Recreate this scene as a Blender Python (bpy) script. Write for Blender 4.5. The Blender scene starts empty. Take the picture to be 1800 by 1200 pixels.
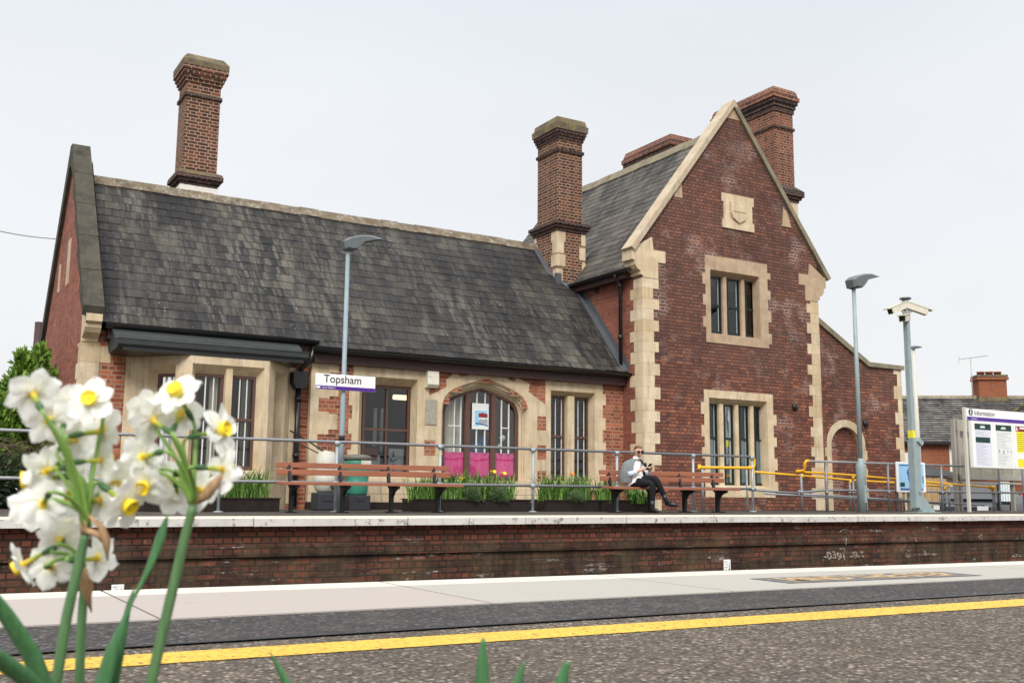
import bpy, bmesh, math, random
from mathutils import Vector, Matrix, Euler, Quaternion
from mathutils.geometry import tessellate_polygon
R = math.radians
SC = bpy.context.scene
COL = SC.collection
rnd = random.Random(7)

# ------------------------------------------------------------------ camera
F_PX, YAW, PITCH, ROLL, EYE = 1818.5, R(30.749), R(8.3765), R(0.5483), Vector((0, 0, .305))
_f = Vector((math.sin(YAW)*math.cos(PITCH), math.cos(YAW)*math.cos(PITCH), math.sin(PITCH)))
_r = Vector((math.cos(YAW), -math.sin(YAW), 0)); _u = _r.cross(_f)
CR = math.cos(ROLL)*_r + math.sin(ROLL)*_u
CU = -math.sin(ROLL)*_r + math.cos(ROLL)*_u
CF = _f
cam = bpy.data.objects.new('camera', bpy.data.cameras.new('camera'))
COL.objects.link(cam)
cam.matrix_world = Matrix(((CR.x, CU.x, -CF.x, EYE.x), (CR.y, CU.y, -CF.y, EYE.y), (CR.z, CU.z, -CF.z, EYE.z), (0, 0, 0, 1)))
cam.data.sensor_width = 36; cam.data.lens = F_PX/1800*36
cam.data.clip_start = .02; cam.data.clip_end = 3000
cam.data.dof.use_dof = True; cam.data.dof.focus_distance = 4.0; cam.data.dof.aperture_fstop = 16
SC.camera = cam
def ray(x, y): return CR*((x-900)/F_PX) + CU*((600-y)/F_PX) + CF
def onY(x, y, Y): d = ray(x, y); return EYE + d*((Y-EYE.y)/d.y)
def onX(x, y, X): d = ray(x, y); return EYE + d*((X-EYE.x)/d.x)
def onZ(x, y, Z): d = ray(x, y); return EYE + d*((Z-EYE.z)/d.z)
def deep(x, y, D): return EYE + ray(x, y)*D

# ------------------------------------------------------------------ sky, sun, exposure
SC.view_settings.view_transform = 'Standard'; SC.view_settings.look = 'None'
SC.view_settings.exposure = .45; SC.view_settings.gamma = 1
W = bpy.data.worlds.new('World'); SC.world = W; W.use_nodes = True
wn = W.node_tree; wn.nodes.clear()
SUN_EL, SUN_AZ = R(40), R(-35)     # azimuth from +Y; negative: the sun stands behind the camera's left
sdir = Vector((-math.sin(R(35))*math.cos(SUN_EL), -math.cos(R(35))*math.cos(SUN_EL), math.sin(SUN_EL)))
sky = wn.nodes.new('ShaderNodeTexSky'); sky.sky_type = 'NISHITA'; sky.sun_disc = False
sky.sun_elevation = SUN_EL; sky.sun_rotation = math.atan2(sdir.x, sdir.y); sky.dust_density = 4
b1 = wn.nodes.new('ShaderNodeBackground'); b1.inputs[1].default_value = .1
wn.links.new(sky.outputs[0], b1.inputs[0])
tc = wn.nodes.new('ShaderNodeTexCoord'); sx = wn.nodes.new('ShaderNodeSeparateXYZ')
wn.links.new(tc.outputs['Generated'], sx.inputs[0])
cr = wn.nodes.new('ShaderNodeValToRGB'); e = cr.color_ramp.elements
e[0].position = 0; e[0].color = (.70, .705, .71, 1)
e[1].position = 1; e[1].color = (1.8, 1.82, 1.86, 1)
for p, c in ((.2, (.69, .70, .715)), (.36, (.665, .685, .71)), (.48, (.625, .655, .70)), (.58, (.74, .765, .80)), (.8, (1.65, 1.67, 1.72))):
    k = e.new(p); k.color = (*c, 1)
wn.links.new(sx.outputs[2], cr.inputs[0])
nz = wn.nodes.new('ShaderNodeTexNoise'); nz.inputs['Scale'].default_value = 2.2; nz.inputs['Detail'].default_value = 3
mp = wn.nodes.new('ShaderNodeMapping'); mp.inputs['Scale'].default_value = (1, 1, 2.5)
wn.links.new(tc.outputs['Generated'], mp.inputs[0]); wn.links.new(mp.outputs[0], nz.inputs[0])
mr = wn.nodes.new('ShaderNodeMapRange'); mr.inputs[1].default_value = .3; mr.inputs[2].default_value = .7
mr.inputs[3].default_value = .955; mr.inputs[4].default_value = 1.03
wn.links.new(nz.outputs[0], mr.inputs[0])
b2 = wn.nodes.new('ShaderNodeBackground')
wn.links.new(cr.outputs[0], b2.inputs[0]); wn.links.new(mr.outputs[0], b2.inputs[1])
mx = wn.nodes.new('ShaderNodeMixShader'); mx.inputs[0].default_value = .93
wo = wn.nodes.new('ShaderNodeOutputWorld')
wn.links.new(b1.outputs[0], mx.inputs[1]); wn.links.new(b2.outputs[0], mx.inputs[2]); wn.links.new(mx.outputs[0], wo.inputs[0])
sl = bpy.data.lights.new('sun', 'SUN'); sl.energy = 2.1; sl.angle = R(25); sl.color = (1, .955, .89)
so = bpy.data.objects.new('sun', sl); COL.objects.link(so); so.location = (0, -5, 30)
so.rotation_euler = (-sdir).to_track_quat('-Z', 'Y').to_euler()
SC.cycles.max_bounces = 6; SC.cycles.transparent_max_bounces = 12

# ------------------------------------------------------------------ object helpers
def tag(o, label=None, cat=None, group=None, kind=None):
    if label: o['label'] = label
    if cat: o['category'] = cat
    if group: o['group'] = group
    if kind: o['kind'] = kind
    return o
def thing(name, loc, label, cat, rz=0, group=None):
    o = bpy.data.objects.new(name, None); COL.objects.link(o)
    o.location = loc; o.rotation_euler = (0, 0, rz); o.empty_display_size = .1
    return tag(o, label, cat, group)
def origin(o):
    p = Vector((0, 0, 0))
    while o is not None: p += Vector(o.location); o = o.parent
    return p
class MB:
    """collects faces (metres) and links them as one mesh object"""
    def __init__(s): s.v = []; s.f = []; s.m = []; s.uv = []; s.t = []; s.sm = []
    def face(s, pts, m=0, uv=None, t=.5, sm=False):
        i = len(s.v); s.v += [tuple(p) for p in pts]; s.f.append(list(range(i, i+len(pts))))
        s.m.append(m); s.uv.append(uv); s.t.append(t); s.sm.append(sm)
    def box(s, x0, x1, y0, y1, z0, z1, m=0, t=.5, skip=''):
        a = [(x0,y0,z0),(x1,y0,z0),(x1,y1,z0),(x0,y1,z0),(x0,y0,z1),(x1,y0,z1),(x1,y1,z1),(x0,y1,z1)]
        for k, q in (('b',(0,3,2,1)),('t',(4,5,6,7)),('f',(0,1,5,4)),('r',(1,2,6,5)),('k',(2,3,7,6)),('l',(3,0,4,7))):
            if k not in skip: s.face([a[i] for i in q], m, None, t)
        return s
    def bevel_box(s, x0, x1, y0, y1, z0, z1, b=.01, m=0, t=.5):
        bm = bmesh.new(); bmesh.ops.create_cube(bm, size=1)
        bmesh.ops.scale(bm, vec=(x1-x0, y1-y0, z1-z0), verts=bm.verts)
        bmesh.ops.translate(bm, vec=((x0+x1)/2, (y0+y1)/2, (z0+z1)/2), verts=bm.verts)
        bmesh.ops.bevel(bm, geom=bm.edges[:], offset=b, segments=2, affect='EDGES', profile=.6)
        s.add_bm(bm, m, t); return s
    def add_bm(s, bm, m=0, t=.5, sm=False):
        for f in bm.faces: s.face([v.co.copy() for v in f.verts], m, None, t, sm)
        bm.free()
    def obox(s, M, sx, sy, sz, m=0, t=.5):
        a = [M @ Vector((x*sx/2, y*sy/2, z*sz/2)) for z in (-1,1) for x, y in ((-1,-1),(1,-1),(1,1),(-1,1))]
        for q in ((0,3,2,1),(4,5,6,7),(0,1,5,4),(1,2,6,5),(2,3,7,6),(3,0,4,7)): s.face([a[i] for i in q], m, None, t)
    def bar(s, a, b, w, h, m=0, up=Vector((0,0,1)), t=.5):
        a = Vector(a); b = Vector(b); d = (b-a).normalized()
        x = d.cross(up); x = x.normalized() if x.length > 1e-5 else Vector((1,0,0)); z = x.cross(d)
        q = [p + x*i*w/2 + z*j*h/2 for p in (a, b) for i, j in ((-1,-1),(1,-1),(1,1),(-1,1))]
        for k in ((0,3,2,1),(4,5,6,7),(0,1,5,4),(1,2,6,5),(2,3,7,6),(3,0,4,7)): s.face([q[i] for i in k], m, None, t)
    def prism(s, poly, y0, y1, m=0, t=.5, axis='y', back=True):
        """poly in (x,z) extruded along y (axis='y'), in (y,z) along x ('x') or in (x,y) along z ('z')"""
        P = {'y': lambda a, b, c: (a, c, b), 'x': lambda a, b, c: (c, a, b), 'z': lambda a, b, c: (a, b, c)}[axis]
        n = len(poly); tri = tessellate_polygon([[Vector((a, b, 0)) for a, b in poly]])
        for c, on in ((y0, True), (y1, back)):
            if on:
                for tr in tri: s.face([P(*poly[i], c) for i in tr], m, None, t)
        for i in range(n):
            a, b = poly[i], poly[(i+1) % n]
            s.face([P(*a, y0), P(*b, y0), P(*b, y1), P(*a, y1)], m, None, t)
        return s
    def tube(s, pts, r, m=0, n=10, caps=True, t=.5):
        pts = [Vector(p) for p in pts]; rs = r if isinstance(r, (list, tuple)) else [r]*len(pts)
        rings = []; ref = None
        for i, p in enumerate(pts):
            d = (pts[min(i+1, len(pts)-1)] - pts[max(i-1, 0)]).normalized()
            if ref is None: ref = d.orthogonal().normalized()
            else:
                ref = ref - d*ref.dot(d)
                ref = ref.normalized() if ref.length > 1e-6 else d.orthogonal().normalized()
            b = d.cross(ref)
            rings.append([p + (ref*math.cos(6.2832*k/n) + b*math.sin(6.2832*k/n))*rs[i] for k in range(n)])
        for i in range(len(rings)-1):
            for k in range(n):
                s.face([rings[i][k], rings[i][(k+1) % n], rings[i+1][(k+1) % n], rings[i+1][k]], m, None, t, True)
        if caps: s.face(rings[0][::-1], m, None, t); s.face(rings[-1], m, None, t)
        return s
    def lathe(s, prof, c=(0,0,0), n=20, m=0, M=None, t=.5):
        M = M or Matrix.Translation(Vector(c)); rings = []
        for r, z in prof: rings.append([M @ Vector((r*math.cos(6.2832*k/n), r*math.sin(6.2832*k/n), z)) for k in range(n)])
        for i in range(len(rings)-1):
            for k in range(n): s.face([rings[i][k], rings[i][(k+1) % n], rings[i+1][(k+1) % n], rings[i+1][k]], m, None, t, True)
        if prof[0][0] > 1e-4: s.face(rings[0][::-1], m)
        if prof[-1][0] > 1e-4: s.face(rings[-1], m)
        return s
    def build(s, name, mats, parent=None, local=False, merge=True):
        me = bpy.data.meshes.new(name); off = Vector((0,0,0)) if (local or parent is None) else origin(parent)
        me.from_pydata([tuple(Vector(p)-off) for p in s.v], [], s.f)
        uvl = me.uv_layers.new(name='UVMap'); at = me.attributes.new('tint', 'FLOAT', 'FACE')
        at.data.foreach_set('value', s.t)
        uvs = []
        for fi, p in enumerate(me.polygons):
            pts = [Vector(s.v[i]) for i in s.f[fi]]; u = s.uv[fi]
            if u is None:
                n = p.normal
                if abs(n.z) > .8: u = [(q.x, q.y) for q in pts]
                elif abs(n.x) > .72: u = [(q.y, q.z) for q in pts]
                else: u = [(q.x, q.z) for q in pts]
            for c in u: uvs += [c[0], c[1]]
        uvl.data.foreach_set('uv', uvs)
        for m in (mats if isinstance(mats, (list, tuple)) else [mats]): me.materials.append(m)
        me.polygons.foreach_set('material_index', s.m); me.polygons.foreach_set('use_smooth', s.sm)
        if merge:
            bm = bmesh.new(); bm.from_mesh(me); bmesh.ops.remove_doubles(bm, verts=bm.verts, dist=1e-5)
            bmesh.ops.recalc_face_normals(bm, faces=bm.faces); bm.to_mesh(me); bm.free()
        o = bpy.data.objects.new(name, me); COL.objects.link(o)
        if parent is not None: o.parent = parent
        return o
def mesh_obj(name, me, mat, parent=None):
    me.materials.clear(); me.materials.append(mat)
    o = bpy.data.objects.new(name, me); COL.objects.link(o); o.parent = parent; return o
def text_obj(name, txt, size, mat, parent, loc, rot, width=None, extrude=.0008, shear=0, bold=0):
    """lettering as real mesh; loc/rot in the parent's frame"""
    c = bpy.data.curves.new('lettering', 'FONT'); c.body = txt; c.size = size; c.extrude = extrude; c.offset = bold
    t = bpy.data.objects.new('lettering', c); COL.objects.link(t)
    dg = bpy.context.evaluated_depsgraph_get(); me = bpy.data.meshes.new_from_object(t.evaluated_get(dg))
    bpy.data.objects.remove(t)
    if width:
        xs = [v.co.x for v in me.vertices]; k = width/(max(xs)-min(xs)); x0 = min(xs)
        for v in me.vertices: v.co.x = (v.co.x-x0)*k
    o = mesh_obj(name, me, mat, parent); o.location = loc; o.rotation_euler = rot; return o

# ------------------------------------------------------------------ material helpers
class NT:
    def __init__(s, name):
        s.mat = bpy.data.materials.new(name); s.mat.use_nodes = True; s.t = s.mat.node_tree; s.t.nodes.clear()
        s.out = s.n('ShaderNodeOutputMaterial'); s.p = s.n('ShaderNodeBsdfPrincipled'); s.l(s.p.outputs[0], s.out.inputs[0])
    def n(s, ty, **k):
        o = s.t.nodes.new(ty)
        for a, b in k.items(): setattr(o, a, b)
        return o
    def l(s, a, b): s.t.links.new(a, b)
    def set(s, sock, v):
        if hasattr(v, 'is_output') or isinstance(v, bpy.types.NodeSocket): s.l(v, sock)
        elif isinstance(v, (tuple, list)) and len(v) == 3 and sock.type == 'RGBA': sock.default_value = (*v, 1)
        else: sock.default_value = v
    def uv(s): return s.n('ShaderNodeUVMap').outputs[0]
    def obj(s): return s.n('ShaderNodeNewGeometry').outputs['Position']
    def loc(s): return s.n('ShaderNodeTexCoord').outputs['Object']
    def map(s, v, sc=(1,1,1), lo=(0,0,0)):
        m = s.n('ShaderNodeMapping'); s.l(v, m.inputs[0]); m.inputs['Scale'].default_value = sc; m.inputs['Location'].default_value = lo; return m.outputs[0]
    def noise(s, v, sc, det=3, ro=.55, dist=0):
        m = s.n('ShaderNodeTexNoise'); s.l(v, m.inputs['Vector']); m.inputs['Scale'].default_value = sc
        m.inputs['Detail'].default_value = det; m.inputs['Roughness'].default_value = ro; m.inputs['Distortion'].default_value = dist; return m.outputs[0]
    def ramp(s, f, stops, interp='LINEAR'):
        m = s.n('ShaderNodeValToRGB'); s.l(f, m.inputs[0]); m.color_ramp.interpolation = interp; el = m.color_ramp.elements
        el[0].position, el[0].color = stops[0][0], _c(stops[0][1]); el[1].position, el[1].color = stops[-1][0], _c(stops[-1][1])
        for p, c in stops[1:-1]: k = el.new(p); k.color = _c(c)
        return m.outputs[0]
    def mix(s, f, a, b, mode='MIX'):
        m = s.n('ShaderNodeMix', data_type='RGBA', blend_type=mode); s.set(m.inputs[0], f); s.set(m.inputs[6], a); s.set(m.inputs[7], b); return m.outputs[2]
    def math(s, op, a, b=0):
        m = s.n('ShaderNodeMath', operation=op); s.set(m.inputs[0], a); s.set(m.inputs[1], b); return m.outputs[0]
    def bump(s, h, st=.4, d=.01):
        m = s.n('ShaderNodeBump'); s.l(h, m.inputs['Height']); m.inputs['Strength'].default_value = st; m.inputs['Distance'].default_value = d
        s.l(m.outputs[0], s.p.inputs['Normal']); return m
    def fin(s, col, rough=.7, spec=.3, metal=0):
        s.set(s.p.inputs['Base Color'], col); s.set(s.p.inputs['Roughness'], rough)
        s.p.inputs['Specular IOR Level'].default_value = spec; s.p.inputs['Metallic'].default_value = metal; return s.mat
def _c(c): return (*c, 1) if not isinstance(c, (int, float)) else (c, c, c, 1)

def brick_mat(name, cols, mortar, mortar2, mw=.011, row=.075, bw=.228, sq=.5, soot=.35, efflo=0, grime=None, seed=0, bump=.5, patch=None, patchz=False):
    t = NT(name); uv = t.map(t.uv(), lo=(seed*3.17, seed*1.11*0, 0)); P = t.obj()
    b = t.n('ShaderNodeTexBrick', offset=.5, squash=sq, squash_frequency=2); t.l(uv, b.inputs[0])
    t.set(b.inputs['Color1'], (0, 0, 0)); t.set(b.inputs['Color2'], (1, 1, 1)); t.set(b.inputs['Mortar'], (.5, .5, .5))
    b.inputs['Scale'].default_value = 1; b.inputs['Mortar Size'].default_value = mw; b.inputs['Mortar Smooth'].default_value = .3
    b.inputs['Bias'].default_value = 0; b.inputs['Brick Width'].default_value = bw; b.inputs['Row Height'].default_value = row
    n = len(cols); c = t.ramp(b.outputs['Color'], [(i/(n-1), k) for i, k in enumerate(cols)])
    big = t.noise(P, .55, 5, .65); mid = t.noise(P, 2.3, 5, .65); fine = t.noise(P, 40, 4, .7)
    if patch:
        pf = t.ramp(t.noise(t.map(P, lo=(5, 3, 9)), .8, 4, .6), [(.38, 0), (.58, 1)])
        if patchz:   # the upper storey is the duller, browner brick
            sp = t.n('ShaderNodeSeparateXYZ'); t.l(P, sp.inputs[0])
            hi = t.ramp(t.math('DIVIDE', t.math('ADD', sp.outputs[2], t.math('MULTIPLY', t.noise(P, .9, 3), 1.6)), 10), [(.33, 0), (.42, 1)])
            pf = t.math('MAXIMUM', t.math('MULTIPLY', pf, .5), t.math('MULTIPLY', hi, t.math('ADD', t.math('MULTIPLY', pf, .35), .62)))
        c = t.mix(pf, c, t.mix(.62, c, patch))
    c = t.mix(t.ramp(fine, [(.3, 0), (.75, .35)]), c, (.03, .022, .02))
    m = t.mix(t.ramp(t.noise(t.map(P, lo=(2, 7, 1)), 1.1, 4, .6), [(.55, 0), (.64, 1)]), mortar, mortar2)
    c = t.mix(b.outputs['Fac'], c, m)
    c = t.mix(t.ramp(big, [(.35, 0), (.7, soot)]), c, (.022, .016, .017))
    c = t.mix(t.ramp(mid, [(.45, 0), (.8, soot*.7)]), c, (.03, .02, .02))
    if efflo:
        ef = t.math('MULTIPLY', t.ramp(t.noise(t.map(P, lo=(11, 2, 4)), 1.7, 6, .7), [(.56, 0), (.72, 1)]), t.ramp(t.noise(P, 22, 4, .7), [(.4, 0), (.7, 1)]))
        c = t.mix(t.math('MULTIPLY', ef, efflo), c, (.5, .45, .42))
    if grime: c = grime(t, c, P)
    h = t.math('ADD', t.math('MULTIPLY', t.math('SUBTRACT', 1, b.outputs['Fac']), 1), t.math('MULTIPLY', fine, .6))
    t.bump(h, bump, .008)
    return t.fin(c, .85, .2)
def stone_mat(name, base, dark, amt=.5, lichen=None, streak=.35):
    t = NT(name); P = t.obj()
    a = t.noise(P, 3.1, 6, .65); f = t.noise(P, 35, 5, .7); s = t.noise(t.map(P, (5, 5, .7)), 1.6, 5, .65); bl = t.noise(t.map(P, (2.2, 2.2, 3.5), (3, 1, 8)), 1, 2, .5)
    tn = t.n('ShaderNodeAttribute', attribute_name='tint').outputs['Fac']
    bl = t.math('ADD', t.math('MULTIPLY', bl, .6), t.math('MULTIPLY', tn, .4))
    c = t.mix(t.ramp(bl, [(.3, 0), (.7, 1)]), base, tuple(x*y for x, y in zip(base, (.80, .72, .60))))
    c = t.mix(t.ramp(a, [(.4, 0), (.72, amt)]), c, dark); c = t.mix(t.ramp(f, [(.45, 0), (.8, .5)]), c, tuple(x*.55 for x in base))
    c = t.mix(t.ramp(s, [(.5, 0), (.75, streak)]), c, (.11, .095, .075))
    if lichen:
        l = t.math('MULTIPLY', t.ramp(t.noise(t.map(P, lo=(4, 4, 4)), 5, 6, .75), [(.47, 0), (.66, .8)]), t.ramp(t.noise(P, 19, 4, .7), [(.36, 0), (.6, 1)]))
        c = t.mix(l, c, lichen)
    t.bump(t.math('ADD', f, a), .35, .006)
    return t.fin(c, .9, .15)
def paint(name, col, rough=.45, spec=.4, wear=.25, sc=9, dark=None, metal=0, bump=.05):
    t = NT(name); P = t.loc(); a = t.noise(P, sc, 5, .65); b = t.noise(t.map(P, (1, 1, .25)), sc*2.5, 4, .6)
    dk = dark or tuple(x*.45 for x in col)
    c = t.mix(t.ramp(a, [(.42, 0), (.75, wear)]), col, dk); c = t.mix(t.ramp(b, [(.5, 0), (.8, wear*.7)]), c, dk)
    if bump: t.bump(b, bump, .004)
    return t.fin(c, t.ramp(a, [(.3, rough*.85), (.7, min(1, rough*1.3))]), spec, metal)
# ------------------------------------------------------------------ materials
M = {}
M['brick_low'] = brick_mat('orange red station brick', [(.22,.062,.036),(.44,.118,.055),(.62,.2,.09),(.32,.085,.05),(.52,.148,.07)], (.40,.28,.2), (.17,.09,.065), mw=.011, soot=.35, efflo=.45, seed=1)
M['brick_tall'] = brick_mat('purple red gable brick', [(.13,.052,.04),(.28,.094,.058),(.46,.168,.09),(.18,.068,.05),(.35,.114,.067)], (.07,.043,.034), (.46,.38,.33), mw=.0095, soot=.36, efflo=.5, bump=.9, seed=2, patch=(.165,.098,.08), patchz=True)
M['brick_side'] = brick_mat('weathered red side brick', [(.24,.075,.05),(.34,.105,.065),(.42,.14,.085),(.28,.085,.058)], (.2,.11,.085), (.3,.2,.16), mw=.009, soot=.25, seed=3)
M['brick_chim'] = brick_mat('dark and red chimney brick', [(.03,.018,.017),(.085,.032,.025),(.17,.062,.038),(.05,.026,.022),(.12,.042,.03),(.23,.085,.05)], (.37,.25,.165), (.42,.31,.23), mw=.011, row=.07, soot=.3, seed=4)
M['brick_chim2'] = brick_mat('orange chimney brick', [(.06,.025,.02),(.19,.06,.036),(.3,.1,.055),(.11,.036,.026),(.24,.075,.045)], (.34,.22,.15), (.36,.25,.19), mw=.011, row=.07, soot=.35, seed=5)
M['brick_dark'] = brick_mat('sooty string course brick', [(.02,.015,.016),(.05,.028,.026),(.09,.036,.03)], (.2,.15,.12), (.1,.07,.06), mw=.008, row=.07, soot=.5, seed=6)
M['brick_house'] = brick_mat('orange house brick', [(.3,.09,.04),(.36,.11,.05),(.26,.075,.04)], (.25,.12,.07), (.3,.16,.1), soot=.15, seed=7)
M['stone'] = stone_mat('cream limestone', (.72,.61,.445), (.40,.315,.21), .6, streak=.45)
M['stone_new'] = stone_mat('pale new limestone', (.56,.485,.375), (.34,.27,.19), .55, streak=.4)
M['stone_pink'] = stone_mat('pinkish weathered stone', (.53,.415,.30), (.26,.18,.13), .55)
M['coping_dark'] = stone_mat('blackened coping stone', (.088,.083,.07), (.026,.026,.024), .9, lichen=(.10,.094,.066))
M['coping_grey'] = stone_mat('lichened coping', (.3,.27,.2), (.1,.09,.07), .8, lichen=(.25,.22,.125))
M['cap_lichen'] = stone_mat('lichened chimney cap', (.2,.165,.12), (.045,.038,.034), .9, lichen=(.30,.235,.07))
M['ridge'] = stone_mat('lichened ridge tile', (.2,.165,.12), (.06,.05,.04), .9, lichen=(.42,.39,.33))
M['render'] = paint('white rendered base', (.75,.73,.68), .8, .2, .2)

def slate_mat(name, stops, streak, lichen, st=.6):
    t = NT(name); a = t.n('ShaderNodeAttribute', attribute_name='tint').outputs['Fac']; uv = t.uv(); P = t.obj()
    c = t.ramp(a, stops)
    tv = t.n('ShaderNodeCombineXYZ'); t.l(t.math('MULTIPLY', a, .9), tv.inputs[1]); t.l(t.math('MULTIPLY', a, .25), tv.inputs[0])
    va = t.n('ShaderNodeVectorMath', operation='ADD'); t.l(uv, va.inputs[0]); t.l(tv.outputs[0], va.inputs[1]); uj = va.outputs[0]
    s1 = t.noise(t.map(uj, (6.5, .55, 1)), 1, 6, .7); s2 = t.noise(t.map(uj, (16, 1.6, 1), (3, 8, 0)), 1, 5, .7)
    big = t.noise(P, .45, 4, .6); fine = t.noise(P, 45, 4, .7)
    c = t.mix(t.math('MULTIPLY', t.ramp(s1, [(.46, 0), (.6, st)]), t.ramp(big, [(.38, .2), (.6, 1)])), c, streak)
    c = t.mix(t.ramp(s2, [(.5, 0), (.72, .55)]), c, (.018, .017, .019))
    c = t.mix(t.ramp(fine, [(.4, 0), (.75, .4)]), c, (.02, .019, .02))
    st2 = t.noise(t.map(uv, (.9, .33, 1), (7, 2, 0)), 1, 6, .75); c = t.mix(t.ramp(st2, [(.47, 0), (.6, .8)]), c, (.014, .0135, .015))
    ms = t.math('MULTIPLY', t.ramp(t.noise(t.map(P, lo=(1, 5, 2)), 1.1, 5, .7), [(.54, 0), (.7, .5)]), t.ramp(t.noise(P, 13, 5, .7), [(.42, 0), (.62, 1)])); c = t.mix(ms, c, (.115, .095, .06))
    v = t.n('ShaderNodeTexVoronoi'); t.l(P, v.inputs['Vector']); v.inputs['Scale'].default_value = 11
    sp = t.math('MULTIPLY', t.math('LESS_THAN', v.outputs['Distance'], t.math('MULTIPLY', t.noise(P, 3.3, 2), .17)), t.ramp(t.noise(P, 1.2, 4), [(.45, 0), (.56, .8)]))
    c = t.mix(sp, c, lichen)
    t.bump(t.math('ADD', fine, s2), .3, .006)
    return t.fin(c, t.ramp(s1, [(.3, .7), (.7, .6)]), .16)
M['slate'] = slate_mat('streaked grey slate', [(0, (.017,.0168,.018)), (.35, (.028,.0272,.0275)), (.75, (.040,.0378,.035)), (1, (.066,.059,.048))], (.20,.183,.148), (.42,.41,.36), .55)
M['slate_tall'] = slate_mat('brown grey slate', [(0, (.062,.056,.051)), (.4, (.092,.083,.072)), (1, (.15,.135,.111))], (.19,.175,.145), (.3,.28,.22), .5)
M['slate_house'] = slate_mat('mottled rough roof tile', [(0, (.06,.058,.057)), (.5, (.115,.108,.102)), (1, (.2,.19,.175))], (.2,.185,.165), (.4,.36,.26), .4)
M['lead'] = paint('grey lead sheet', (.036,.042,.041), .6, .25, .7, 3, (.025,.028,.026))
M['lead_dark'] = paint('dark lead flashing', (.085,.095,.11), .45, .4, .4, 4)
M['black'] = paint('black gloss iron', (.012,.012,.013), .3, .5, .1)
M['fascia'] = paint('dark maroon timber', (.055,.028,.026), .5, .35, .3)
M['frame_brown'] = paint('brown painted timber', (.115,.058,.045), .45, .4, .3)
M['frame_green'] = paint('black green painted timber', (.012,.022,.02), .4, .45, .2)
M['white_paint'] = paint('white glazing bar', (.72,.72,.68), .5, .3, .15)
M['offwhite'] = paint('off white plastic', (.70,.67,.56), .5, .3, .25)
M['plaque'] = paint('grey stone plaque', (.37,.34,.28), .8, .2, .5, 20)
M['cloth_pink'] = None
t = NT('pink cloth'); P = t.loc(); a = t.noise(t.map(P, (3, 3, .8)), 3, 4, .6, 1.2)
M['cloth_pink'] = t.fin(t.ramp(a, [(.3, (.60,.04,.21)), (.7, (.78,.075,.3))]), .8, .1)
t.bump(a, .5, .03)
t = NT('cream curtain'); P = t.loc(); a = t.noise(t.map(P, (22, 22, .3)), 1, 3, .5)
M['curtain'] = t.fin(t.ramp(a, [(.3, (.33,.31,.24)), (.7, (.68,.66,.55))]), .85, .1); t.bump(a, .6, .03)
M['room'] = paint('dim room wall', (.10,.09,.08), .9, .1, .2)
M['frost'] = paint('pale blue grey paint', (.36,.42,.43), .4, .4, .12, 3); M['film'] = paint('pale frosted film', (.72,.80,.81), .6, .3, .08, 3)
t = NT('window glass'); g = t.n('ShaderNodeBsdfGlossy'); g.inputs['Roughness'].default_value = .02; tr = t.n('ShaderNodeBsdfTransparent'); tr.inputs[0].default_value = (.86,.89,.89,1)
fr = t.n('ShaderNodeFresnel'); fr.inputs[0].default_value = 1.62; nb = t.n('ShaderNodeBump'); nb.inputs['Strength'].default_value = .3; nb.inputs['Distance'].default_value = .02
t.l(t.noise(t.obj(), 1.4, 2), nb.inputs['Height']); t.l(nb.outputs[0], g.inputs['Normal'])
ms = t.n('ShaderNodeMixShader'); t.l(t.math('MULTIPLY', fr.outputs[0], 1.25), ms.inputs[0]); t.l(tr.outputs[0], ms.inputs[1]); t.l(g.outputs[0], ms.inputs[2]); t.l(ms.outputs[0], t.out.inputs[0])
M['glass'] = t.mat
t = NT('lit strip lamp'); t.set(t.p.inputs['Emission Color'], (1, .72, .42)); t.p.inputs['Emission Strength'].default_value = 1.6; M['lamp_on'] = t.fin((.8,.7,.5))
M['steel_blue'] = paint('blue grey painted steel', (.25,.315,.35), .45, .4, .25, 5)
M['steel_teal'] = paint('grey green painted steel', (.28,.35,.36), .45, .4, .3, 5)
M['galv'] = paint('galvanised tube', (.25,.26,.275), .45, .45, .4, 6, metal=.25)
M['galv_light'] = paint('bright galvanised tube', (.36,.4,.42), .42, .45, .35, 6, metal=.25)
M['yellow_rail'] = paint('yellow plastic tube', (.82,.42,.012), .4, .4, .2, 8, (.5,.25,.01))
M['lamp_grey'] = paint('dark grey lamp casting', (.115,.13,.14), .4, .45, .2)
t = NT('brown bench slat'); P = t.loc(); a = t.noise(t.map(P, (1.2, 30, 30)), 1, 5, .6)
M['slat'] = t.fin(t.ramp(a, [(.3, (.25,.095,.055)), (.7, (.335,.135,.08))]), .6, .25); t.bump(a, .15, .003)
M['bench_iron'] = paint('black bench casting', (.013,.014,.017), .5, .4, .2)
M['planter'] = paint('dark brown planter board', (.026,.018,.016), .7, .25, .4)
M['white_sign'] = paint('white sign face', (.80,.80,.79), .4, .35, .06, 3)
M['purple'] = paint('purple sign stripe', (.075,.018,.245), .4, .35, .05)
M['ink'] = paint('black lettering', (.018,.02,.02), .5, .3, .05)
M['alu_light'] = paint('pale aluminium post', (.58,.56,.5), .45, .4, .25, 4, (.36,.34,.28)); M['alu'] = paint('dull aluminium', (.42,.40,.355), .45, .4, .4, 4, (.25,.23,.18), .3)
M['dirty_back'] = paint('grimy pale back panel', (.36,.34,.28), .6, .3, .75, 2.2, (.14,.13,.08))
M['deep_green'] = paint('deep green print', (.012,.045,.042), .5, .3, .1)
M['paper'] = paint('pale lilac paper', (.66,.67,.76), .6, .2, .06)
M['paper2'] = paint('white paper', (.70,.73,.71), .6, .2, .06)
M['print_grey'] = paint('grey print', (.33,.35,.4), .6, .2, .1)
M['print_yellow'] = paint('yellow poster paper', (.80,.70,.03), .5, .3, .08)
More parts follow.
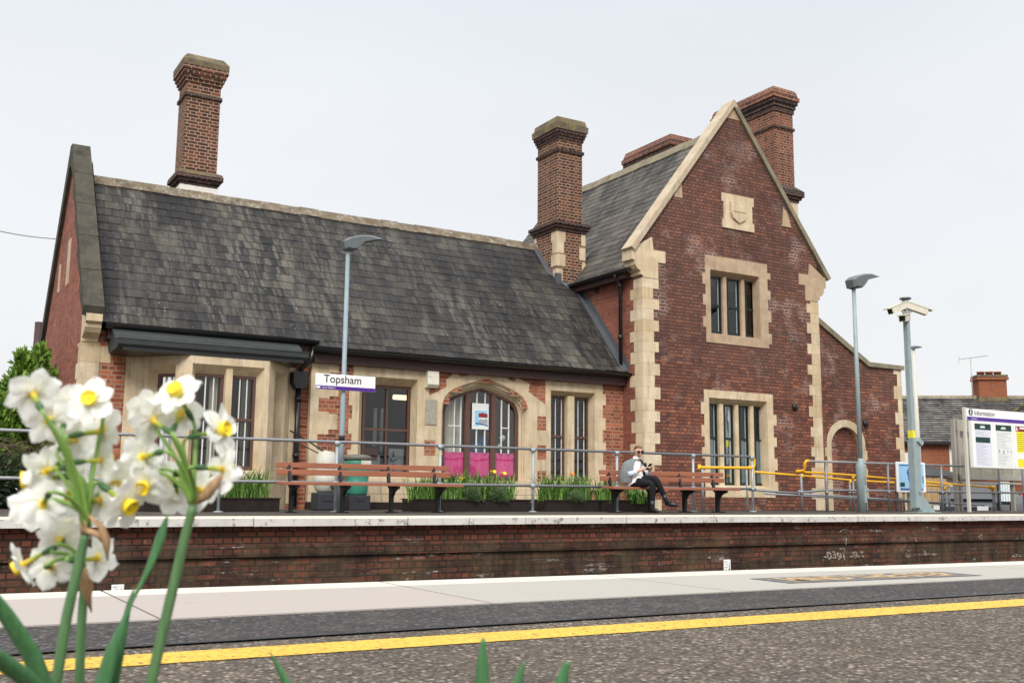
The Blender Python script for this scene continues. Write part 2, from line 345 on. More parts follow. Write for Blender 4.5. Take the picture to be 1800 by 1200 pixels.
M['print_red'] = paint('dark red print', (.25,.03,.035), .5, .3, .1)
M['sky_print'] = paint('sky blue print', (.30,.54,.75), .5, .3, .1)
M['blue_print'] = paint('deep blue print', (.03,.12,.34), .5, .3, .2)
M['butt_white'] = paint('pale grey plastic barrel', (.55,.54,.47), .45, .35, .2)
M['butt_green'] = paint('green plastic barrel', (.055,.27,.19), .4, .4, .2)
M['butt_lid'] = paint('grey plastic lid', (.17,.165,.14), .5, .3, .3)
M['butt_base'] = paint('dark plastic stand', (.04,.042,.05), .55, .3, .25)
M['camera_white'] = paint('aged white camera housing', (.62,.59,.48), .45, .35, .3)
M['tape'] = paint('yellow tape', (.75,.68,.05), .5, .3, .1)

# ------------------------------------------------------------------ ground and platforms
def gravel(name, cols, cell=110, bump=.9, dark=(.03,.028,.026), tone=None):
    t = NT(name); P = t.obj()
    v = t.n('ShaderNodeTexVoronoi'); t.l(P, v.inputs['Vector']); v.inputs['Scale'].default_value = cell
    sep = t.n('ShaderNodeSeparateColor'); t.l(v.outputs['Color'], sep.inputs[0]); n = len(cols)
    c = t.ramp(sep.outputs[0], [(i/(n-1), k) for i, k in enumerate(cols)])
    c = t.mix(t.ramp(v.outputs['Distance'], [(.42, 0), (.8, .8)]), c, dark)
    v2 = t.n('ShaderNodeTexVoronoi'); t.l(P, v2.inputs['Vector']); v2.inputs['Scale'].default_value = cell*.45
    s2 = t.n('ShaderNodeSeparateColor'); t.l(v2.outputs['Color'], s2.inputs[0])
    c = t.mix(t.ramp(s2.outputs[1], [(0, .35), (.5, 0)]), c, dark)
    a = t.noise(P, 1.6, 5, .65); b = t.noise(P, 7, 4, .6)
    c = t.mix(t.ramp(a, [(.4, 0), (.7, .4)]), c, dark); c = t.mix(t.ramp(b, [(.5, 0), (.8, .3)]), c, (.16,.13,.09))
    h = t.math('SUBTRACT', sep.outputs[1], t.math('MULTIPLY', v.outputs['Distance'], .9))
    t.bump(h, bump, .006)
    return t.fin(c, .85, .2)
M['gravel'] = gravel('chip dressed platform surface', [(.042,.034,.027),(.125,.1,.076),(.195,.157,.12),(.075,.06,.047),(.155,.125,.095),(.44,.38,.31)], 125, .8, (.045,.039,.034))
M['tarmac'] = gravel('dark platform tarmac', [(.034,.03,.03),(.058,.052,.052),(.09,.081,.08),(.044,.04,.04),(.19,.178,.172)], 110, .8, (.03,.027,.028))
M['yard'] = gravel('buff station tarmac', [(.05,.043,.036),(.1,.085,.07),(.075,.063,.053)], 30, .3, (.04,.034,.03))
M['ballast'] = gravel('track ballast', [(.06,.05,.045),(.14,.12,.1),(.2,.18,.16)], 16, .9)
t = NT('bitumen joint'); M['bitumen'] = t.fin((.008,.008,.010), .45, .4)
t = NT('worn yellow line paint'); P = t.obj(); v = t.n('ShaderNodeTexVoronoi'); t.l(P, v.inputs['Vector']); v.inputs['Scale'].default_value = 95
w = t.noise(P, 60, 5, .75); a = t.noise(P, 5, 4, .6)
c = t.ramp(a, [(.3, (.66,.385,.045)), (.7, (.75,.45,.06))])
c = t.mix(t.ramp(w, [(.565, 0), (.61, 1)]), c, (.06,.052,.04)); c = t.mix(t.ramp(v.outputs['Distance'], [(.5, 0), (.9, .55)]), c, (.32,.19,.03))
t.bump(t.math('MULTIPLY', v.outputs['Distance'], -1), .6, .006); M['yellow_line'] = t.fin(c, .6, .3)
def slab_mat(name, base):
    t = NT(name); P = t.obj(); tn = t.n('ShaderNodeAttribute', attribute_name='tint').outputs['Fac']
    a = t.noise(P, 2.5, 6, .65); f = t.noise(P, 90, 3, .6); s = t.noise(P, 9, 5, .7)
    c = t.mix(tn, base[0], base[1]); c = t.mix(t.ramp(a, [(.42, 0), (.7, .35)]), c, (.36,.33,.29)); c = t.mix(t.ramp(s, [(.58, 0), (.75, .4)]), c, (.25,.22,.19)); c = t.mix(t.ramp(f, [(.5, 0), (.75, .25)]), c, (.3,.27,.25))
    t.bump(f, .25, .004); return t.fin(c, .85, .2)
M['slab'] = slab_mat('pale concrete coping slab', ((.36,.322,.292), (.352,.335,.295)))
M['edge_white'] = slab_mat('painted platform nosing', ((.58,.545,.46), (.56,.53,.45)))
def wgrime(t, c, P):
    st = t.noise(t.map(P, (3.5, 3.5, .6)), 1, 6, .7); sep = t.n('ShaderNodeSeparateXYZ'); t.l(P, sep.inputs[0])
    lo = t.ramp(t.noise(t.map(P, (1.3, 1.3, 5)), 1.2, 5, .7), [(.36, 0), (.56, .92)])
    band = t.ramp(t.math('ADD', sep.outputs[2], 1.2), [(.5, .95), (.72, .95), (.87, .8), (.9, .35), (1.12, .25)])
    c = t.mix(t.math('MULTIPLY', lo, band), c, (.022, .018, .014))
    c = t.mix(t.math('MULTIPLY', t.ramp(st, [(.45, 0), (.68, .75)]), band), c, (.105, .078, .045))
    top = t.ramp(sep.outputs[2], [(.0, 0), (.001, 0)])
    e1 = t.math('MULTIPLY', t.ramp(t.noise(t.map(P, (1.2, 1.2, 9)), 1, 6, .75), [(.6, 0), (.66, .9)]), t.ramp(t.noise(P, 14, 4, .7), [(.4, 0), (.6, 1)]))
    c = t.mix(e1, c, (.42, .39, .35))
    e2 = t.math('MULTIPLY', t.ramp(t.noise(t.map(P, (2, 2, 2), (9, 9, 9)), 1.2, 5, .7), [(.63, 0), (.68, .9)]), t.ramp(t.noise(t.map(P, (12, 12, 30)), 1, 4, .7), [(.48, 0), (.6, 1)]))
    return t.mix(e2, c, (.4, .37, .32))
M['brick_wall'] = brick_mat('grimy platform brick', [(.1,.034,.023),(.2,.06,.036),(.29,.085,.048),(.13,.044,.03)], (.035,.024,.019), (.12,.09,.07), mw=.012, row=.078, soot=.25, efflo=.3, seed=8, sq=.5, grime=wgrime, bump=.8)
t = NT('flaking white coping paint'); P = t.obj(); a = t.noise(P, 9, 6, .75); s = t.noise(t.map(P, (6, 6, 1)), 1, 5, .7); g = t.noise(P, 1.3, 3)
c = t.mix(t.ramp(a, [(.57, 0), (.62, .9)]), (.62,.595,.56), (.17,.15,.125)); c = t.mix(t.ramp(s, [(.5, 0), (.75, .5)]), c, (.3,.28,.25)); c = t.mix(t.ramp(g, [(.45, 0), (.7, .4)]), c, (.42,.4,.38))
t.bump(a, .4, .006); M['coping_white'] = t.fin(c, .75, .2)
M['coping_top'] = slab_mat('cream coping top', ((.72,.62,.47), (.74,.64,.48)))
M['buff'] = slab_mat('buff edge paving', ((.58,.41,.27), (.55,.4,.27)))

g = MB(); g.face([(-1500,-1500,-.98),(1500,-1500,-.98),(1500,1500,-.98),(-1500,1500,-.98)])
tag(g.build('ground', M['ballast']), kind='structure')
def line(pts):   # near platform lines are straight; each is given by two points and extended both ways
    (xa, ya), (xb, yb) = pts; k = (yb-ya)/(xb-xa); return lambda x: ya + (x-xa)*k
k = .305/.26
Lf = line(((.25*k, 2.84*k), (3.99*k, 2.63*k))); Lw = line(((.25*k, 2.73*k), (3.99*k, 2.535*k))); Lb = line(((.2*k, 2.2*k), (3.23*k, 2.125*k)))
Lk0 = line(((.17*k, 1.865*k), (2.74*k, 1.82*k))); Lk1 = line(((.17*k, 1.85*k), (2.74*k, 1.805*k)))
Ly1 = line(((.29*k, 1.775*k), (2.57*k, 1.70*k))); Ly0 = line(((.27*k, 1.665*k), (2.41*k, 1.592*k)))
def strip(name, a, b, z, mat, x0=-30, x1=60, th=0):
    m = MB(); n = 30
    fa = a if callable(a) else (lambda x: a); fb = b if callable(b) else (lambda x: b)
    for i in range(n):
        p, q = x0+(x1-x0)*i/n, x0+(x1-x0)*(i+1)/n
        m.face([(p, fa(p), z), (q, fa(q), z), (q, fb(q), z), (p, fb(p), z)])
    return tag(m.build(name, mat), kind='structure')
strip('platform_surface', -6, lambda x: Lf(x)-.02, 0, M['gravel'])
strip('platform_tarmac', Lk1, Lb, .003, M['tarmac'])
strip('platform_joint', lambda x: Lk1(x)-.004, Lk0, .0042, M['bitumen'])
# the joint edge wanders a little
o = strip('yellow_line', Ly0, Ly1, .0016, M['yellow_line'])
m = MB(); jx = [-9.3,-6.6,-4.2,-2.4,-.95,.575,1.46,2.33,3.28,4.23,5.3,6.4,7.5,8.6,9.8,11,12.3,14,16,18,21,25]
for i in range(len(jx)-1):
    a, b = jx[i]+.004, jx[i+1]-.004; s = -.055
    tint = 0 if jx[i+1] < 1.6 else 1
    z = .0065
    for y0, y1, mi in ((Lb, Lw, 0), (Lw, lambda x: Lf(x)+.05, 1)):
        p = [(a+(.05 if y0 is Lb else 0)*0, y0(a), z), (b, y0(b), z), (b, y1(b), z), (a, y1(a), z)]
        m.face(p, mi, None, tint)
    m.face([(a, Lf(a)+.05, z), (b, Lf(b)+.05, z), (b, Lf(b)+.05, z-.09), (a, Lf(a)+.05, z-.09)], 1, None, tint)
    m.face([(a, Lf(a)+.05, z-.09), (b, Lf(b)+.05, z-.09), (b, Lf(b)-.3, z-.09), (a, Lf(a)-.3, z-.09)], 0, None, tint)
    m.face([(a, Lb(a), z), (b, Lb(b), z), (b, Lb(b), z-.03), (a, Lb(a), z-.03)], 0, None, tint)
    for x in (a, b): m.face([(x, Lb(x), z), (x, Lf(x)+.05, z), (x, Lf(x)+.05, z-.05), (x, Lb(x), z-.05)], 0, None, tint)
tag(m.build('platform_coping', [M['slab'], M['edge_white']]), kind='structure')
m = MB(); m.face([(-30, Lf(-30)-.1, -.08), (60, Lf(60)-.1, -.08), (60, Lf(60)-.1, -.98), (-30, Lf(-30)-.1, -.98)])
nw = tag(m.build('platform_wall', M['brick_wall']), 'brick wall below the near platform edge, facing the track', 'wall')
# MIND THE STEP plate painted on the coping
ang = math.atan2(Lf(4)-Lf(3), 1)
A = onZ(1316, 1016, .008); B = onZ(1640, 1003, .008); Cc = onZ(1372, 1025, .008)
t = NT('worn dark marking paint'); P = t.obj(); a = t.noise(P, 30, 5, .7); M['mark_dark'] = t.fin(t.ramp(a, [(.4, (.10,.10,.10)), (.7, (.2,.195,.185))]), .8, .2)
t = NT('worn cream marking paint'); P = t.obj(); a = t.noise(P, 25, 5, .7); M['mark_cream'] = t.fin(t.ramp(a, [(.45, (.5,.36,.21)), (.7, (.27,.2,.13))]), .8, .2)
mk = thing('step_warning_marking', (A.x, A.y, .008), 'dark rectangle painted on the near platform coping reading MIND THE STEP', 'marking', ang)
wdt = (Vector((B.x, B.y, 0))-Vector((A.x, A.y, 0))).length; hgt = .215
m = MB(); m.face([(0, -hgt, 0), (wdt, -hgt, 0), (wdt, 0, 0), (0, 0, 0)]); m.build('background', M['mark_dark'], mk, local=True)
# seen from the track side: the words face the platform edge
tx = text_obj('lettering', 'MIND THE STEP', .19, M['mark_cream'], mk, (.07, -hgt+.035, .0014), (0, 0, 0), wdt-.14, .0004, bold=.005)
ys = [v.co.y for v in tx.data.vertices]
for v in tx.data.vertices: v.co.y = (v.co.y-min(ys))/(max(ys)-min(ys))*(hgt-.07)

# far platform: wall, coping, surface
FE = 12.2
strip('platform_edge_paving', FE+.36, FE+.62, .004, M['buff'], -30, 70)
m = MB(); m.face([(-30, FE+.05, 0), (21.9, FE+.05, 0), (21.9, 60, 0), (-30, 60, 0)])
m.face([(21.9, FE+.05, 0), (70, FE+.05, 0), (70, 16.9, 0), (21.9, 16.9, 0)])
m.face([(21.9, 16.9, 0), (70, 16.9, 0), (70, 16.9, -.7), (21.9, 16.9, -.7)])
tag(m.build('station_platform', M['yard']), kind='structure')
m = MB(); m.face([(21.9, 16.9, -.66), (90, 16.9, -.66), (90, 120, -.66), (21.9, 120, -.66)])
m.face([(-30, 60, -.05), (21.9, 60, -.05), (21.9, 160, -.05), (-30, 160, -.05)])
tag(m.build('car_park', M['tarmac']), kind='structure')
pw = thing('platform_wall', (8, FE+.15, -.98), 'long grimy brick wall under the far platform with a flaking white coping', 'wall')
m = MB(); x0, x1 = -30, 70
prof = [(.17,-.1),(.17,-.17),(.15,-.17),(.15,-.305),(.165,-.305),(.125,-.32),(.125,-.462),(.175,-.475),(.175,-.98)]
for (ya, za), (yb, zb) in zip(prof, prof[1:]):
    m.face([(x0, FE+ya, za), (x1, FE+ya, za), (x1, FE+yb, zb), (x0, FE+yb, zb)], uv=[(x0, za+ya), (x1, za+ya), (x1, zb+yb), (x0, zb+yb)])
m.build('brickwork', M['brick_wall'], pw)
m = MB(); x = -30; r2 = random.Random(3)
joints = [onZ(p, 908, .0).x for p in (430, 710, 824, 931, 1125, 1296)]
js = [-30, -20, -12, -6, -3, 0, 1.5] + [j for j in joints] + [joints[-1]+1.6*i for i in range(1, 30)]
for a, b in zip(js, js[1:]):
    dz = r2.uniform(-.004, .004); dy = r2.uniform(-.006, .006); tt = r2.random()
    a += .006; b -= .006
    top = dz+.004
    m.face([(a, FE+dy+.012, top), (b, FE+dy+.012, top), (b, FE+.38, .008), (a, FE+.38, .008)], 1, None, tt)
    m.face([(a, FE+dy, top-.014), (b, FE+dy, top-.014), (b, FE+dy+.012, top), (a, FE+dy+.012, top)], 1, None, tt)
    m.face([(a, FE+dy, top-.014), (b, FE+dy, top-.014), (b, FE+dy+.004, -.1+dz), (a, FE+dy+.004, -.1+dz)], 0, None, tt)
    m.face([(a, FE+dy+.004, -.1+dz), (b, FE+dy+.004, -.1+dz), (b, FE+.25, -.1+dz), (a, FE+.25, -.1+dz)], 0, None, tt)
    for q in (a, b): m.face([(q, FE+dy, top), (q, FE+dy, -.1+dz), (q, FE+.25, -.1+dz), (q, FE+.25, top)], 0)
m.build('coping', [M['coping_white'], M['coping_top']], pw)
t = NT('chalky white paint'); P = t.obj(); a = t.noise(P, 30, 4, .7); M['chalk'] = t.fin(t.ramp(a, [(.42, (.40,.37,.31)), (.58, (.10,.08,.06))]), .9, .1)
q = onY(1447, 979, FE+.17)
o = text_obj('painted_numbers', '-0391 -9.6', .17, M['chalk'], pw, Vector((q.x, FE+.168, q.z-.04))-origin(pw), (R(90), 0, 0), 1.0, .001, bold=.004)
for v in o.data.vertices: v.co.x += .012*math.sin(v.co.y*40); v.co.y += .016*math.sin(v.co.x*9)+.008*math.sin(v.co.x*31)
m = MB(); q = onY(1483, 972, FE+.17)
m.tube([(q.x, FE+.16, q.z-.02), (q.x+.01, FE+.165, q.z+.1)], .009, n=6); m.tube([(q.x, FE+.118, q.z+.13), (q.x+.02, FE+.118, q.z+.25)], .009, n=6)
for a, b in (((-.14,.33),(-.02,.40)), ((-.02,.40),(.12,.37)), ((.12,.37),(.2,.33)), ((.2,.33),(.16,.29)), ((-.02,.4),(.02,.33))):
    m.tube([(q.x+a[0], FE+.144, q.z+a[1]), (q.x+b[0], FE+.144, q.z+b[1])], .008, n=6)
m.build('painted_mark', M['chalk'], pw)
for (xa, ya, xb, yb), lab in (((196,1027,217,1050), 'small square white sign low on the far platform wall behind the narcissus'), ((1272,983,1284,1006), 'small upright white sign low on the far platform wall below the ramp railing')):
    a = onY(xa, ya, FE+.16); b = onY(xb, yb, FE+.16)
    sg = thing('wall_sign', (a.x, FE+.16, b.z), lab, 'sign')
    m = MB(); m.bevel_box(a.x, b.x, FE+.15, FE+.17, b.z-.03, a.z, .006); m.build('plate', M['white_sign'], sg)
    m = MB(); w = b.x-a.x; h = a.z-b.z
    for i, (u0, u1) in enumerate(((.12,.42),(.3,.52),(.12,.5),(.12,.45))): m.box(a.x+w*u0, a.x+w*u1, FE+.1485, FE+.151, a.z-h*(.2+.2*i), a.z-h*(.14+.2*i))
    m.build('print', M['print_grey'], sg)
    m = MB(); m.prism([(a.x+w*.62, a.z-h*.85), (a.x+w*.9, a.z-h*.85), (a.x+w*.8, a.z-h*.62), (a.x+w*.79, a.z-h*.3), (a.x+w*.75, a.z-h*.3), (a.x+w*.73, a.z-h*.62)], FE+.1485, FE+.151); m.build('emblem', M['deep_green'], sg)
# ------------------------------------------------------------------ station building
XS, XR, YG, F, FL, XB, XL = 13.3, 18.53, 17.0, 17.7, 17.85, 6.35, 2.5
ST = thing('station_building', (8, 19, 0), 'red brick Victorian station building with slate roofs, tall chimneys and a stone coped gable', 'building')
def wall_holes(mb, x0, x1, z0, z1, y, holes, depth=.32, m=0, bare=()):
    """upright wall in the plane y, cut by rectangular holes with reveals running back"""
    allh = list(holes)+list(bare)
    xs = sorted({x0, x1, *[v for h in allh for v in h[:2]]}); zs = sorted({z0, z1, *[v for h in allh for v in h[2:]]})
    for a, b in zip(xs, xs[1:]):
        for c, d in zip(zs, zs[1:]):
            cx, cz = (a+b)/2, (c+d)/2
            if any(h[0] < cx < h[1] and h[2] < cz < h[3] for h in allh): continue
            mb.face([(a, y, c), (b, y, c), (b, y, d), (a, y, d)], m)
    for h in holes:
        for p, q in (((h[0], h[2]), (h[1], h[2])), ((h[1], h[2]), (h[1], h[3])), ((h[1], h[3]), (h[0], h[3])), ((h[0], h[3]), (h[0], h[2]))):
            mb.face([(p[0], y, p[1]), (q[0], y, q[1]), (q[0], y+depth, q[1]), (p[0], y+depth, p[1])], m)
W1h = (7.27, 8.47, .56, 2.44); ARh = (8.96, 10.95, .52, 2.56); DLh = (11.45, 12.57, .52, 2.42)
# low range walls
m = MB()
wall_holes(m, XB, XS, 0, 2.75, F, [W1h, DLh], bare=[(8.96, 10.95, .52, 2.0), (9.14, 10.77, 2.0, 2.24), (9.42, 10.49, 2.24, 2.46)])
m.face([(XB, F, 0), (XB, FL, 0), (XB, FL, 2.75), (XB, F, 2.75)])
wall_holes(m, XL, XB, 0, 2.9, FL, [(3.33, 6.0, .3, 2.45)])
# rear wall and left gable wall
m.face([(XL, 23.05, 0), (XS, 23.05, 0), (XS, 23.05, 2.9), (XL, 23.05, 2.9)])
m.build('wall', M['brick_low'], ST)
m = MB(); m.face([(XL, FL, 0), (XL, 23.05, 0), (XL, 23.05, 3.1), (XL, 20.4, 6.5), (XL, FL, 3.25)])
m.face([(XL+.32, FL, 2.6), (XL+.32, 23.05, 2.6), (XL+.32, 23.05, 3.1), (XL+.32, 20.4, 6.5), (XL+.32, FL, 3.25)])
m.build('gable_wall', M['brick_side'], ST)
# dark rooms behind the windows
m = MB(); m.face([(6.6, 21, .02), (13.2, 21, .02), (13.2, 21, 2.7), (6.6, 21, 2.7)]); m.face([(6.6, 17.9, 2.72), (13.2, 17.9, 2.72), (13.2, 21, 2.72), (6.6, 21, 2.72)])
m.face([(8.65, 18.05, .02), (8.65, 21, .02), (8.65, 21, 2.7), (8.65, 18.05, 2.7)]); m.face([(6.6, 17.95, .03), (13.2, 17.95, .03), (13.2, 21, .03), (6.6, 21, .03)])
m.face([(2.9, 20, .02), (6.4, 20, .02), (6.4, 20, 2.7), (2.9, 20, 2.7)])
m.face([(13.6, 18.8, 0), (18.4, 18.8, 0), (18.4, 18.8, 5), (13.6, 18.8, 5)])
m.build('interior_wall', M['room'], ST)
# tall block
GZ = 1.286     # slope of the gable coping
def gz(x): return 9.19 - abs(x-15.95)*GZ
W2h = (15.17, 16.66, 3.80, 5.26); W3h = (15.07, 16.80, .47, 2.42)
m = MB()
wall_holes(m, XS, XR, 0, 5.3, YG, [W2h, W3h])
hz = gz(XS+.02)
m.face([(XS, YG, 5.3), (XR, YG, 5.3), (XR, YG, gz(XR)), (15.95, YG, 9.19), (XS, YG, gz(XS))])
m.face([(XS, YG+.33, 4.9), (XR, YG+.33, 4.9), (XR, YG+.33, gz(XR)), (15.95, YG+.33, 9.19), (XS, YG+.33, gz(XS))])
m.build('gable_wall', M['brick_tall'], ST)
m = MB()
m.face([(XS, YG, 0), (XS, 24.5, 0), (XS, 24.5, 5.0), (XS, YG, 5.0)])
m.face([(XR, YG, 0), (XR, 24.5, 0), (XR, 24.5, 5.0), (XR, YG, 5.0)])
m.face([(XS, 24.5, 0), (XR, 24.5, 0), (XR, 24.5, 5.0), (15.95, 24.5, 8.6), (XS, 24.5, 5.0)])
m.build('wall', M['brick_side'], ST)

# ---- roofs
def slates(mb, O, U, V, W, L, cw, ch, seed=0, first=.0, lift=.009):
    O, U, V = Vector(O), Vector(U).normalized(), Vector(V).normalized(); N = U.cross(V); r = random.Random(seed)
    n = int(L/ch)+1
    P = lambda u, v, h: O + U*u + V*v + N*h
    mb.face([P(0, 0, -.02), P(W, 0, -.02), P(W, L, -.02), P(0, L, -.02)], 0, [(0,0),(W,0),(W,L),(0,L)], .3)
    for i in range(n):
        v0 = i*ch; v1 = min(v0+ch*1.2, L)
        if v0 >= L-.02: continue
        u = -cw*(.5 if i % 2 else 0) - r.uniform(0, .03)
        base = r.uniform(-.12, .12)
        while u < W:
            w = cw*r.uniform(.9, 1.1); a, b = max(u+.002, 0), min(u+w-.002, W); u += w
            if b-a < .02: continue
            h0 = lift + r.uniform(-.002, .004); h1 = h0 + r.uniform(-.002, .002); dv = r.uniform(-.004, .004); sk = r.uniform(-.003, .003)
            if r.random() < .02: dv -= .03
            t = min(1, max(0, .5+base+r.gauss(0, .24)))
            q = [P(a, v0+dv, h0), P(b, v0+dv+sk, h1), P(b, v1, .001), P(a, v1, .001)]
            mb.face(q, 0, [(a, v0), (b, v0), (b, v1), (a, v1)], t)
            mb.face([P(a, v0+dv, -.015), P(b, v0+dv+sk, -.015), q[1], q[0]], 0, [(a, v0), (b, v0), (b, v0), (a, v0)], t*.6)
SL = 1.133; EY, EZ = 17.49, 2.88; RY = 20.38; RZ = EZ+(RY-EY)*SL; VL = Vector((0, 1, SL)).normalized(); LL = Vector((0, RY-EY, RZ-EZ)).length
m = MB(); slates(m, (XB-.02, EY, EZ), (1,0,0), VL, XS-XB+.02, .16, .29, .16, 2)
o_ = Vector((0, EY, EZ))+VL*.16
slates(m, (XL+.22, o_.y, o_.z), (1,0,0), VL, XS-XL-.22, LL-.16, .29, .232, 1)
o2 = Vector((0, EY, EZ))+VL*3.3
slates(m, (XS, o2.y, o2.z), (1,0,0), VL, 1.0, LL-3.3, .29, .232, 5)
m.face([(XL+.25, RY, RZ), (14.2, RY, RZ), (14.2, 23.3, RZ-2.92*SL), (XL+.25, 23.3, RZ-2.92*SL)])
low_roof = m.build('roof', M['slate'], ST, merge=False)
m = MB(); r2 = random.Random(5); x = XL+.3
while x < 12.9:
    w = r2.uniform(.4, .5); d = r2.uniform(-.008, .012)
    m.prism([(RY-.17, RZ-.155+d), (RY-.02, RZ+.045+d), (RY+.02, RZ+.045+d), (RY+.17, RZ-.155+d), (RY+.14, RZ-.16), (RY, RZ-.005), (RY-.14, RZ-.16)], x, min(x+w-.006, 12.9), 0, .5, 'x'); x += w
m.build('ridge_tiles', M['ridge'], low_roof)
TS = 1.30; TZ = 8.72; TXL = 13.12; TE = TZ-(15.96-TXL)*TS
Vt = Vector((1, 0, TS)).normalized(); Lt = Vector((15.96-TXL, 0, TZ-TE)).length
m = MB(); slates(m, (TXL, 24.58, TE), (0,-1,0), Vt, 24.58-YG-.3, Lt, .30, .20, 11)
m.face([(15.96, YG+.3, TZ), (15.96, 24.58, TZ), (18.8, 24.58, TE), (18.8, YG+.3, TE)], uv=[(0,3),(7,3),(7,0),(0,0)])
m.face([(TXL, 24.58, TE-.03), (15.96, 24.58, TZ-.03), (18.8, 24.58, TE-.03), (18.8, 24.58, TE-.15), (15.96, 24.58, TZ-.18), (TXL, 24.58, TE-.15)])
tall_roof = m.build('roof', M['slate_tall'], ST, merge=False)
m = MB(); y = YG+.32
while y < 24.6:
    w = .44; d = r2.uniform(-.008, .01)
    m.prism([(15.96-.15, TZ-.15+d), (15.96-.03, TZ+.075+d), (15.96+.03, TZ+.075+d), (15.96+.15, TZ-.15+d)], y, min(y+w-.006, 24.6)); y += w
m.build('ridge_tiles', M['coping_grey'], tall_roof)
# lead at the junctions
m = MB(); n_ = Vector((0, -SL, 1)).normalized()
for i in range(24):
    a = Vector((0, EY, EZ))+VL*(i*LL*.62/24); b = Vector((0, EY, EZ))+VL*((i+1)*LL*.62/24)
    m.face([(XS-.17, a.y, a.z+.028), (XS, a.y, a.z+.03), (XS, b.y, b.z+.03), (XS-.17, b.y, b.z+.028)])
    m.face([(XS-.006, a.y, a.z), (XS-.006, b.y, b.z), (XS-.006, b.y, b.z+.16), (XS-.006, a.y, b.z+.16)])
p = lambda x, z, h=.035: Vector((x, EY+(z-EZ)/SL, z+h))
m.face([p(12.72, 5.17), p(XS-.35, 4.95), p(XS-.02, 5.02), p(XS-.02, 5.2), p(13.0, 5.3)])
m.face([p(12.6, 5.3), p(12.76, 5.2), p(12.76, 6.25), p(12.6, 6.2)])
m.face([(13.02, 19.75, 5.05), (13.3, 19.48, 5.36), (13.75, 19.48, 6.0), (13.55, 20.0, 5.72)])
m.build('lead_flashing', M['lead_dark'], ST)

# ---- gutters, fascia, downpipes
def gutter(mb, a, b, r=.062):
    a, b = Vector(a), Vector(b); d = (b-a).normalized(); s = Vector((d.y, -d.x, 0)); n = 8
    for i in range(n):
        t0, t1 = math.pi*i/n, math.pi*(i+1)/n
        o0 = s*math.cos(t0)*r - Vector((0,0,1))*math.sin(t0)*r; o1 = s*math.cos(t1)*r - Vector((0,0,1))*math.sin(t1)*r
        mb.face([a+o0, b+o0, b+o1, a+o1], sm=True); mb.face([a+o0*.88, a+o1*.88, b+o1*.88, b+o0*.88], sm=True)
    for e in (a, b): mb.face([e + s*math.cos(math.pi*i/n)*r - Vector((0,0,1))*math.sin(math.pi*i/n)*r for i in range(n+1)])
m = MB(); gutter(m, (XB-.05, 17.45, 2.85), (XS+.05, 17.45, 2.85), .09); gutter(m, (XL+.3, 17.56, 2.98), (XB+.04, 17.54, 2.98), .085)
gutter(m, (13.06, 17.15, 5.06), (13.06, 19.7, 5.06), .075)
for x in (7.2, 8.4, 9.6, 10.8, 12): m.box(x, x+.03, 17.4, 17.6, 2.77, 2.86)
m.build('gutter', M['black'], ST)
m = MB(); m.box(XB, XS, 17.56, F-.005, 2.60, 2.83); m.box(XL+.36, XB+.02, 17.64, FL-.004, 2.74, 2.95); m.box(13.1, XS-.004, 17.35, 19.6, 4.88, 5.0)
m.face([(XB, 17.5, 2.83), (XS, 17.5, 2.83), (XS, 17.6, 2.83), (XB, 17.6, 2.83)])
m.build('fascia', M['fascia'], ST)
dp = MB(); q = onX(1096, 500, XS)
dy = q.y-.02
dp.tube([(13.06, dy, 5.03), (13.06, dy, 4.93), (13.2, dy, 4.8), (13.2, dy, 2.9)], .042)
for z in (4.72, 3.6): dp.tube([(13.2, dy, z), (13.2, dy, z+.09)], .055)
dp.build('downpipe', M['black'], ST)
dp = MB(); x = onY(523, 740, 17.72).x
dp.tube([(x, 17.74, 2.3), (x, 17.74, .05)], .048); 
for z in (1.9, .9): dp.tube([(x, 17.74, z), (x, 17.74, z+.08)], .062)
dp.prism([(x-.08, 2.12), (x+.08, 2.12), (x+.13, 2.22), (x+.13, 2.42), (x-.13, 2.42), (x-.13, 2.22)], 17.62, 17.84)
dp.tube([(x+.2, 17.55, 2.88), (x+.16, 17.6, 2.62), (x+.03, 17.7, 2.5), (x, 17.72, 2.38)], .045)
dp.tube([(XB-.02, 17.62, 2.72), (x+.1, 17.7, 2.52)], .03)
dp.build('downpipe', M['black'], ST)

# ---- stone: quoins, copings, kneelers
r3 = random.Random(12)
def quoins(name, x, y, z0, z1, sx, sy, long, short, h0, mat, pr=.008, seed=0, side=True, lf=.35):
    """alternating long and short corner stones; sx/sy point from the corner into each wall"""
    r = random.Random(seed); m = MB(); z = z0; i = seed
    while z < z1-.03:
        h = min(h0*r.uniform(.92, 1.08), z1-z); lx = (long if i % 2 else short)*r.uniform(.94, 1.06); ly = (short if i % 2 else long)*r.uniform(.9, 1.05)*(lf/.35)
        X = sorted((x-sx*pr, x+sx*lx)); Y = sorted((y-sy*pr, y+sy*(ly if side else .05)))
        m.bevel_box(X[0], X[1], Y[0], Y[1], z+.001, z+h-.001, .004, 0, r.random()); z += h; i += 1
    return m.build(name, mat, ST)
quoins('quoin', XS, YG, 0, 4.85, 1, 1, .43, .29, .235, M['stone'], seed=1)
quoins('quoin', XR, YG, 0, 4.85, -1, 1, .40, .27, .235, M['stone'], seed=2)
quoins('quoin', XL, FL, 0, 2.69, 1, 1, .44, .27, .26, M['stone'], seed=2)
